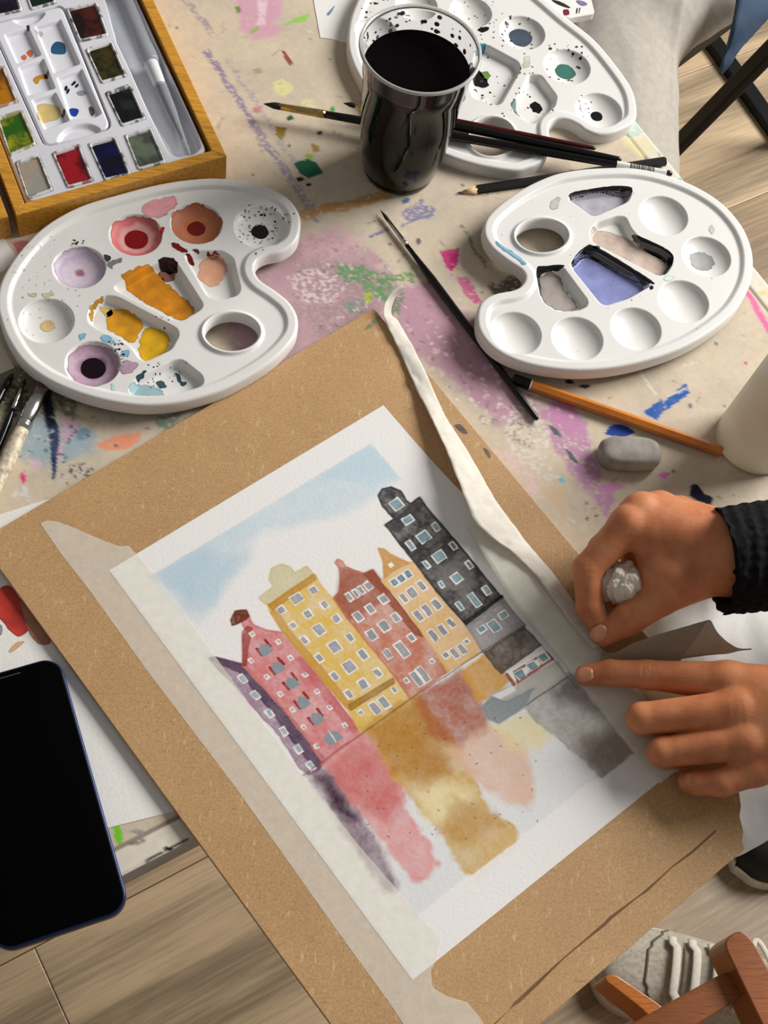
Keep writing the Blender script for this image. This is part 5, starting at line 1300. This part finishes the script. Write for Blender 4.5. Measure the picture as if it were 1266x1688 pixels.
ph1 = at(97, 1079, .9)[:2]; ph2 = at(216, 1498, .9)[:2]
pd = (ph2 - ph1) / np.linalg.norm(ph2 - ph1); pl = np.array([pd[1], -pd[0]])
if pl[0] > 0: pl = -pl
plen = np.linalg.norm(ph2 - ph1); pw = 7.25
def ph_loop(ins, r):
    c = [ph1 + pd * ins + pl * ins, ph2 - pd * ins + pl * ins, ph2 - pd * ins + pl * (pw - ins), ph1 + pd * ins + pl * (pw - ins)]
    th = []
    P4 = np.array(c); out = []
    for i in range(4):
        p = P4[i]; a = P4[i - 1] - p; b2 = P4[(i + 1) % 4] - p; a /= np.linalg.norm(a); b2 /= np.linalg.norm(b2)
        cc = p + (a + b2) * r
        for j in range(9):
            t_ = j / 8 * math.pi / 2
            out.append(cc - b2 * r * math.cos(t_) - a * r * math.sin(t_))
    return np.array(out)
phc = ph1 + pd * plen / 2 + pl * pw / 2
phn = empty('smartphone', (phc[0], phc[1], .04), 'black smartphone with a navy rim lying on the white sheet', 'phone')
rg = [np.column_stack([ph_loop(i, max(1.15 - i, .4)), np.full(36, z)]) for z, i in ((.05, .10), (.08, .04), (.16, 0), (.74, 0), (.82, .03), (.86, .09))]
V, F = loft(rg); mk('case', V, F, plain('navy_metal', (26, 44, 84), .28, .05, 60, metal=.6), phn)
rg = [np.column_stack([ph_loop(i, max(1.15 - i, .4)), np.full(36, z)]) for z, i in ((.80, .10), (.88, .12), (.90, .18))]
V, F = loft(rg); mk('screen', V, F, plain('dark_glass', (2, 2, 3), .3, .1, 30, spec=.05), phn)
sl = ph1 + pd * .42 + pl * (pw / 2)
V, F = slab(np.array([sl + pl * 1.3 + pd * .03, sl - pl * 1.3 + pd * .03, sl - pl * 1.3 - pd * .03, sl + pl * 1.3 - pd * .03]), .89, .905); mk('earpiece', V, F, plain('earpiece_mesh', (60, 60, 62), .5), phn, smooth=False)


# ------------------------------------------------------------------ people
def skin_mat():
    m, t, b = nt('skin')
    n = noise_node(t, 55, 4, .6); n2 = noise_node(t, 700, 3, .6); n3 = noise_node(t, 160, 4, .65, (1, 3.0, 1, .2))
    r = ramp(t, n.outputs['Fac'], [(.3, lin4((182, 106, 66))), (.55, lin4((204, 130, 86))), (.8, lin4((216, 146, 102)))])
    t.links.new(r.outputs[0], b.inputs['Base Color'])
    b.inputs['Roughness'].default_value = .5
    b.inputs['Subsurface Weight'].default_value = .12; b.inputs['Subsurface Radius'].default_value = (1, .35, .18); b.inputs['Subsurface Scale'].default_value = .004
    ad = t.nodes.new('ShaderNodeMath'); ad.operation = 'MULTIPLY_ADD'; ad.inputs[1].default_value = .6
    t.links.new(n2.outputs['Fac'], ad.inputs[0]); t.links.new(n3.outputs['Fac'], ad.inputs[2])
    bump(t, b, ad.outputs[0], .22, .0007)
    return m
M_skin = skin_mat(); M_nail = plain('fingernail', (204, 140, 104), .3, .04, 200, coat=.3)
def P3(q): return at(q[0], q[1], q[2])
def hand(name, palm, fingers, lo, hi, parent, h=.11, kp=.9, kf=.55, creases=()):
    G = vgrid(lo, hi, h); S_ = G.shape[:3]; Pt = G.reshape(-1, 3)
    pf = None
    for a, b, ra, rb in palm:
        d = cone(Pt, P3(a), P3(b), ra, rb); pf = d if pf is None else smin(pf, d, kp)
    tot = None
    for ch in fingers:
        ff = None
        for (q0, q1) in zip(ch[:-1], ch[1:]):
            d = cone(Pt, P3(q0), P3(q1), q0[3], q1[3]); ff = d if ff is None else smin(ff, d, .22)
        d = smin(pf, ff, kf); tot = d if tot is None else smin(tot, d, .07)
    for (q, dirq, amp, wd, rad) in creases:       # shallow skin folds across a joint
        c = P3(q); dv = P3(dirq) - c; dv /= np.linalg.norm(dv)
        rel = Pt - c; u = rel @ dv; rr = np.linalg.norm(rel, axis=1)
        tot = tot + amp * np.exp(-(rr / rad) ** 2) * sum(np.exp(-((u - o_) / wd) ** 2) for o_ in (-.22, 0, .22))
    V, F = surface_nets(tot.reshape(S_), lo, h)
    return mk(name, V, F, M_skin, parent)
def nail(center, axis_to, normal, w, l, parent):
    c = P3(center); ax = P3(axis_to) - c; ax /= np.linalg.norm(ax); n = np.asarray(normal, float); n -= ax * n.dot(ax); n /= np.linalg.norm(n); s = np.cross(n, ax)
    rings = []
    for v in np.linspace(-1, 1, 9):
        hw = w * (1 - abs(v) ** 3.5 * .55)
        rings.append(np.array([c + ax * v * l + s * u * hw + n * (.09 * (1 - u * u) - .05 * (v > .9)) for u in np.linspace(-1, 1, 9)]))
    V, F = loft(rings, closed=False, cap=(False, False))
    o = mk('fingernail', V, F, M_nail, parent)
    md = o.modifiers.new('thickness', 'SOLIDIFY'); md.thickness = .0004
    return o
art = empty('person', (*at(1500, 1150, -30)[:2], FZ), 'person in black knit sweater peeling tape off the painting with both hands', 'person')
# hand that pinches the tape
idx_f = [(1036, 866, 5.5, 1.12), (968, 938, 3.9, .90), (972, 1000, 2.6, .80), (994, 1042, 1.75, .66)]
mid_f = [(1056, 842, 5.5, 1.12), (992, 905, 3.2, .86), (998, 958, 1.9, .78), (1014, 985, 1.3, .66)]
rng_f = [(1086, 840, 5.0, 1.08), (1036, 882, 2.8, .82), (1044, 930, 1.7, .74), (1062, 952, 1.4, .64)]
pnk_f = [(1120, 846, 4.3, .98), (1086, 892, 2.4, .74), (1094, 926, 1.6, .62)]
thb_f = [(1150, 952, 4.9, 1.35), (1090, 984, 4.0, 1.10), (1036, 1020, 2.9, 1.0), (994, 1047, 1.95, .70)]
wr = (1205, 912, 5.4)
palm = [(wr, (1036, 866, 5.4), 2.05, 1.1), (wr, (1060, 846, 5.4), 2.05, 1.1), (wr, (1088, 842, 4.9), 2.0, 1.1), (wr, (1122, 848, 4.2), 1.9, 1.0), (wr, (1115, 955, 4.8), 2.0, 1.35), ((1070, 892, 5.1), (1080, 958, 4.3), .85, .85), (wr, (1420, 895, 6.0), 2.2, 2.6)]
cnr = [at(930, 780, 6), at(1420, 780, 6), at(930, 1090, 1), at(1420, 1090, 1)]
lo = np.min(cnr, 0) - 1; hi = np.max(cnr, 0) + 1; lo[2] = .4; hi[2] = 9.2; hi[0] = at(1300, 900, 6)[0]
h1 = hand('hand', palm, [idx_f, mid_f, rng_f, pnk_f, thb_f], lo, hi, art, creases=[((968, 938, 4.6), (972, 1000, 3.3), .05, .06, .6), ((1036, 1018, 3.8), (994, 1046, 2.7), .04, .06, .7), ((972, 1002, 3.3), (994, 1042, 2.5), .03, .05, .5)])
ORI[h1.name] = ORI[art.name]
nail((988, 1044, 2.52), (972, 1056, 2.15), (-.15, -.35, 1), .46, .52, h1)
# hand that holds the sheet down
ix = [(1200, 1124, 3.6, 1.18), (1066, 1112, 2.35, .86), (1006, 1109, 1.65, .78), (966, 1113, 1.26, .66)]
md_ = [(1216, 1170, 4.1, 1.18), (1058, 1184, 2.6, .92), (1062, 1190, 1.45, .80), (1095, 1196, 1.3, .66)]
rn = [(1230, 1222, 3.9, 1.12), (1092, 1240, 2.35, .88), (1096, 1246, 1.42, .76), (1128, 1250, 1.26, .64)]
pk = [(1246, 1266, 3.2, 1.0), (1190, 1290, 2.6, .80), (1150, 1290, 2.0, .72), (1136, 1288, 1.75, .66)]
th = [(1300, 1140, 3.2, 1.3), (1210, 1150, 2.0, 1.0), (1150, 1160, 1.4, .8)]
wr2 = (1390, 1165, 5.2)
palm2 = [(wr2, (1200, 1124, 3.6), 2.1, 1.15), (wr2, (1216, 1170, 4.0), 2.1, 1.15), (wr2, (1230, 1222, 3.8), 2.0, 1.1), (wr2, (1248, 1264, 3.2), 1.9, 1.0), (wr2, (1560, 1140, 6.5), 2.3, 2.7)]
cnr = [at(940, 1050, 5), at(1460, 1050, 5), at(940, 1340, 1), at(1460, 1340, 1)]
lo = np.min(cnr, 0) - .5; hi = np.max(cnr, 0) + .5; lo[2] = .5; hi[2] = 8.2
h2 = hand('hand', palm2, [ix, md_, rn, pk, th], lo, hi, art, creases=[((1066, 1112, 3.1), (1006, 1109, 2.4), .07, .06, .6), ((1006, 1109, 2.3), (966, 1113, 1.9), .035, .05, .45), ((1216, 1172, 5.1), (1058, 1184, 3.4), .04, .07, .8)])
ORI[h2.name] = ORI[art.name]
nail((964, 1112, 1.86), (948, 1114, 1.62), (-.1, -.15, 1), .44, .5, h2)
nail((1140, 1285, 2.42), (1122, 1284, 2.1), (-.3, -.1, 1), .36, .42, h2)

def knit(name, path, rads, parent, mat, n=200, seg=150, ribs=34, amp=.07, cuff=True):
    Pq = np.array([P3(q) for q in path]); t = np.concatenate([[0], np.cumsum(np.linalg.norm(np.diff(Pq, axis=0), axis=1))]); t = t / t[-1]; tt = np.linspace(0, 1, n)
    C = np.stack([np.interp(tt, t, Pq[:, i]) for i in range(3)], 1); R = np.interp(tt, t, rads)
    d = Pq[-1] - Pq[0]; a, b, d = frame_of(d); L = np.linalg.norm(Pq[-1] - Pq[0])
    rings = []
    th = np.arange(seg) * 2 * math.pi / seg
    if cuff:
        for k_, rr in ((.9, -.55), (.5, -.5), (.15, -.35), (.0, -.12)):
            rings.append(C[0] + d * k_ + (R[0] + rr) * (np.outer(np.cos(th), a) + np.outer(np.sin(th), b)))
    for i in range(n):
        s = tt[i] * L
        w = th * ribs / 1.0 + .9 * np.sin(s * 3.0 + 1.5 * np.sin(th * 3))
        r = R[i] + amp * np.abs(np.sin(w / 2 * 1.0)) + .04 * np.sin(s * 7.5 + th * 2) + .25 * (vnoise(np.cos(th) * 2 + 7, np.sin(th) * 2 + s * .4, 1, 4) - .5) + .08 * (vnoise(th * 6, np.full(seg, s * 4.0), 1, 9) - .5)
        rag = d * ((vnoise(th * 9, th * 0, 1, 2) - .5) * .25 if False else 0.0)
        off = np.outer((vnoise(th * 7, th * 0 + 1.3, 1, 2) - .5) * .5 * max(0, 1 - s / 1.2), d)
        rings.append(C[i] + off + (r[:, None]) * (np.outer(np.cos(th), a) + np.outer(np.sin(th), b)))
    V, F = loft(rings, cap=(False, True))
    return mk(name, V, F, mat, parent)
M_knit = plain('black_knit', (17, 17, 18), .9, .35, 300, bmp=.4, spec=.15)
knit('sweater_sleeve', [(1186, 926, 5.4), (1290, 914, 5.8), (1440, 896, 6.4), (2100, 850, 9.0)], [3.15, 3.25, 3.6, 4.6], art, M_knit, n=420)
knit('sweater_sleeve', [(1400, 1164, 5.4), (1600, 1130, 6.4), (2100, 1050, 9.0)], [2.8, 3.4, 4.6], art, M_knit, n=320)
# lap in white trousers below the table edge
def cloth_sdf(name, segs, lo, hi, h, mat, parent, k=1.5, wr=.25, ridge=None):
    G = vgrid(lo, hi, h); S_ = G.shape[:3]; Pt = G.reshape(-1, 3); f = None
    for a, b, ra, rb in segs:
        d = cone(Pt, a, b, ra, rb); f = d if f is None else smin(f, d, k)
    f = f - wr * (fbm(Pt[:, 0] + Pt[:, 2] * .7, Pt[:, 1] * .35 + Pt[:, 2] * .2, .35, 6, 3) - .5) * 2
    if ridge is not None: f = f - ridge(Pt)
    V, F = surface_nets(f.reshape(S_), lo, h)
    return mk(name, V, F, mat, parent)
M_trw = plain('white_cotton', (250, 249, 246), .9, .01, 200, bmp=.3)
sg = [(at(1150, 1120, -10), at(1560, 930, -9), 5.6, 7.0), (at(1172, 1322, -13), at(1560, 1060, -11), 4.0, 6.5)]
pp = np.array([p for s_ in sg for p in s_[:2]])
lo = pp.min(0) - 8; hi = pp.max(0) + 8; hi[2] = -1.0
cloth_sdf('trousers', sg, lo, hi, .35, M_trw, art)
# crumpled ball of used tape in the hand
c0 = at(1024, 962, 3.3)
def ball(c, r, n=26):
    V = []; F = []
    g = np.random.default_rng(8)
    for i in range(n + 1):
        for j in range(2 * n):
            a = math.pi * i / n; b = math.pi * j / n; d = np.array([math.sin(a) * math.cos(b), math.sin(a) * math.sin(b), math.cos(a)])
            q = fbm(np.array([d[0] * 1.6 + 3 + d[2]]), np.array([d[1] * 1.6 + 5 - d[2] * .7]), 1.6, 2, 3)[0]
            V.append(c + d * r * (.62 + .75 * q) * np.array([.95, .9, 1.0]))
    for i in range(n):
        for j in range(2 * n):
            k_ = (j + 1) % (2 * n); F.append((i * 2 * n + j, (i + 1) * 2 * n + j, (i + 1) * 2 * n + k_, i * 2 * n + k_))
    return np.array(V), F
V, F = ball(c0, 1.35)
mk('tape_ball', V, F, plain('crumpled_tape', (232, 226, 210), .6, .05, 60, bmp=.3), None, smooth=False, label='crumpled ball of used tape inside the pinching hand', cat='tape')

# ------------------------------------------------------------------ seated figure across the table corner, chair, jacket
sit = empty('person', (*at(1000, -60, -40)[:2], FZ), 'person in pale grey trousers seated past the far table corner', 'person')
M_trg = plain('pale_grey_cotton', (160, 155, 146), .9, .04, 150, bmp=.25)
R1 = np.linalg.norm(at(1110, 120, -22) - at(985, 120, -22))
A1 = at(1000, -260, -20); B1 = at(978, 330, -24)
ax1 = (B1 - A1) / np.linalg.norm(B1 - A1); lat = np.cross(ax1, [0, 0, 1.0]); lat /= np.linalg.norm(lat)
def seam(P):
    rel = P - A1; u = rel @ lat; u = u if True else u
    return .22 * np.exp(-((np.abs(u) - R1 * .80) / .35) ** 2) * (np.sign(u) == np.sign((at(1100, 100, -22) - A1) @ lat))
sg = [(A1, B1, R1, R1 * 1.02), (at(1075, 20, -19), at(1330, -150, -19), 5.0, 6.5)]
pp = np.array([p for s_ in sg for p in s_[:2]])
lo = pp.min(0) - 9; hi = pp.max(0) + 9; hi[2] = -8; lo[2] = -40
cloth_sdf('trousers', sg, lo, hi, .4, M_trg, sit, k=2.0, wr=.35, ridge=seam)
fc = empty('folding_chair', (*at(1200, 0, FZ)[:2], FZ), 'black metal folding chair under the seated person', 'chair')
M_blk = plain('black_tube', (8, 8, 9), .5, .1, 60, spec=.2)
def bar(name, p0, p1, w, h_, mat, parent, bev=.15):
    p0 = np.asarray(p0, float); p1 = np.asarray(p1, float); a, b, d = frame_of(p1 - p0)
    q = round_loop(np.array([(-w, -h_), (w, -h_), (w, h_), (-w, h_)]) / 2, bev * 2, 2)
    V, F = loft([p + np.outer(q[:, 0], a) + np.outer(q[:, 1], b) for p in (p0, p1)])
    return mk(name, V, F, mat, parent, smooth=False)
bar('leg', at(1060, 298, FZ + .6), at(1340, 12, -34), 2.6, 1.4, M_blk, fc)
bar('floor_rail', at(1140, 20, FZ + .8), at(1330, 288, FZ + .8), 2.6, 1.5, M_blk, fc)
bar('leg', at(1290, 230, FZ + 1), at(1280, -60, -32), 2.4, 1.3, M_blk, fc)
V, F = slab(round_loop(on([(1096, 92), (1118, 100), (1248, 4), (1340, -90), (1120, -120)], -29), 1, 3), -30.5, -28); mk('seat', V, F, M_blk, fc, smooth=False)
rows = [(at(1216, -30, -14), at(1300, -30, -16), .4), (at(1212, 10, -15), at(1275, 12, -16), .5), (at(1205, 45, -16), at(1250, 42, -17), .4), (at(1196, 80, -18), at(1222, 74, -18), .3), (at(1188, 106, -19), at(1202, 102, -19), .1), (at(1184, 119, -20), at(1187, 117, -20), 0)]
m, t, b = nt('denim')
tc = t.nodes.new('ShaderNodeTexCoord'); wv = t.nodes.new('ShaderNodeTexWave'); wv.inputs['Scale'].default_value = 260; wv.inputs['Distortion'].default_value = 3
t.links.new(tc.outputs['Object'], wv.inputs[0])
r = ramp(t, wv.outputs['Fac'], [(.2, lin4((28, 42, 62))), (.8, lin4((60, 84, 112)))]); t.links.new(r.outputs[0], b.inputs['Base Color']); b.inputs['Roughness'].default_value = .9
o = ribbon('denim_jacket', rows, m, label='corner of a blue denim jacket hanging over the folding chair', cat='jacket'); o.modifiers['thickness'].thickness = .004

# ------------------------------------------------------------------ shoes and wooden chair on the floor
def shoe(label, toe, heel, mats, laces=True, L=27.0, name='sneaker'):
    T = np.asarray(toe, float); d = np.asarray(heel, float) - T; d[2] = 0; d /= np.linalg.norm(d); s = np.array([-d[1], d[0], 0]); z0 = FZ
    T = np.array([T[0], T[1], z0])
    e = empty(name, T + d * L / 2, label, 'shoe')
    us = [0, .4, 1.2, 3, 6, 9, 13, 18, 23, 26, 27]; hw = [0.3, 2.0, 3.1, 4.2, 4.7, 4.8, 4.3, 3.6, 3.5, 3.0, 1.5]
    hh = [2.4, 3.6, 4.4, 5.0, 5.4, 6.4, 8.0, 9.4, 9.6, 9.2, 7.0]
    uu = np.linspace(0, 27, 70); W = np.interp(uu, us, hw); H = np.interp(uu, us, hh)
    ker = np.ones(5) / 5
    W = np.convolve(np.pad(W, 2, 'edge'), ker, 'valid'); H = np.convolve(np.pad(H, 2, 'edge'), ker, 'valid')
    a = np.linspace(0, math.pi, 33)
    def surf(i, c): 
        k_ = uu[i]
        return T + d * (k_ * L / 27) + s * W[i] * math.copysign(abs(math.cos(c)) ** .8, math.cos(c)) + np.array([0, 0, 1.3 + (H[i] - 1.3) * math.sin(c) ** .75])
    rings = [np.array([surf(i, c) for c in a]) for i in range(len(uu))]
    V, F = loft(rings, closed=False, cap=(False, False))
    up = mk('upper', V, F, mats[0], e); up.modifiers.new('thickness', 'SOLIDIFY').thickness = .003
    ol = np.concatenate([np.stack([uu, W + .25], 1), np.stack([uu, -W - .25], 1)[::-1]])
    pol = np.array([(T + d * (u * L / 27) + s * v)[:2] for u, v in ol])
    V, F = slab(pol, z0, z0 + 2.0, .3); mk('sole', V, F, mats[1], e, smooth=False)
    if laces:
        ORI[up.name] = ORI[e.name]
        tg = [np.array([surf(i, c) + np.array([0, 0, .18]) for c in np.linspace(math.radians(62), math.radians(118), 9)]) for i in range(22, 44)]
        V, F = loft(tg, closed=False, cap=(False, False)); o = mk('tongue', V, F, mats[2], e); o.modifiers.new('thickness', 'SOLIDIFY').thickness = .002
        for i in range(20, 44, 5):
            pth = np.array([surf(min(i + int(2 * (c - 1.57)), 69), c) + np.array([0, 0, .45]) for c in np.linspace(math.radians(48), math.radians(132), 15)])
            V, F = tube(pth, .5, 10, .45); mk('lace', V, F, mats[3], e)
        for sg_ in (1, -1):
            b0_ = surf(38, math.pi / 2) + np.array([0, 0, .7])
            pth = np.array([b0_ + s * sg_ * (4.2 * math.sin(t_ * math.pi)) + d * (3.0 * t_ - 4.5 * sg_ * t_ * (1 - t_)) + np.array([0, 0, 1.0 * math.sin(t_ * math.pi) - 1.2 * math.sin(t_ * math.pi) ** 2]) for t_ in np.linspace(0, 1, 20)])
            V, F = tube(pth, .32, 10, .6); mk('lace', V, F, mats[3], e)
        st = [np.array([surf(i, c) + np.array([0, 0, .06]) for i, c in [(int(13 + 7 * abs(math.cos(c)) ** 2), c) for c in np.linspace(.25, math.pi - .25, 24)]])]
        V, F = tube(st[0], .14, 6); mk('stitched_seam', V, F, plain('seam_thread', (96, 90, 82), .9), up)
    return e
M_suede = plain('grey_suede', (168, 162, 148), .95, .1, 250, bmp=.3); M_lace = plain('lace_cotton', (196, 192, 180), .9, .04, 300)
shoe('grey suede sneaker with pale laces under the wooden chair', at(968, 1588, FZ), at(1400, 1690, FZ), (M_suede, plain('pale_rubber', (198, 192, 178), .6, .03, 60), plain('tongue_suede', (156, 150, 136), .95, .08, 200), M_lace))
shoe('black shoe with a pale sole edge below the corner of the board', at(1196, 1418, FZ), at(1600, 1290, FZ), (M_black_matte, plain('pale_sole', (190, 184, 172), .6), M_black_matte, M_black_matte), laces=False, name='shoe')
wc = empty('wooden_chair', (*at(1250, 1760, FZ)[:2], FZ), 'varnished brown wooden chair standing over the grey sneaker', 'chair')
M_wd = pine('brown_varnish', (150, 84, 36), .6); M_wd2 = pine('orange_varnish', (186, 108, 30), .3)
def chslab(name, pts, z0, z1, mat, bev=.4, r=.8):
    V, F = slab(round_loop(on(pts, z1), r, 4), z0, z1, .12); return mk(name, V, F, mat, wc, smooth=False)
chslab('arm_rest', [(1193, 1556), (1204, 1540), (1222, 1533), (1240, 1548), (1350, 1750), (1296, 1770)], -34, -30, M_wd)
chslab('seat_rail', [(1030, 1694), (1202, 1598), (1228, 1642), (1140, 1694), (1060, 1740)], -35.5, -31.5, M_wd)
chslab('stretcher', [(992, 1612), (1010, 1603), (1090, 1657), (1130, 1700), (1090, 1700), (1064, 1668)], -46, -42, M_wd2)
for x, y, zt_ in ((1310, 1735, -36), (1075, 1725, -35), (1105, 1695, -46)):
    p = at(x, y, zt_ + 4)[:2]
    V, F = slab(round_loop(np.array([p + (-1.6, -1.6), p + (1.6, -1.6), p + (1.6, 1.6), p + (-1.6, 1.6)]), .4, 2), FZ, zt_ + 1); mk('leg', V, F, M_wd, wc, smooth=False)
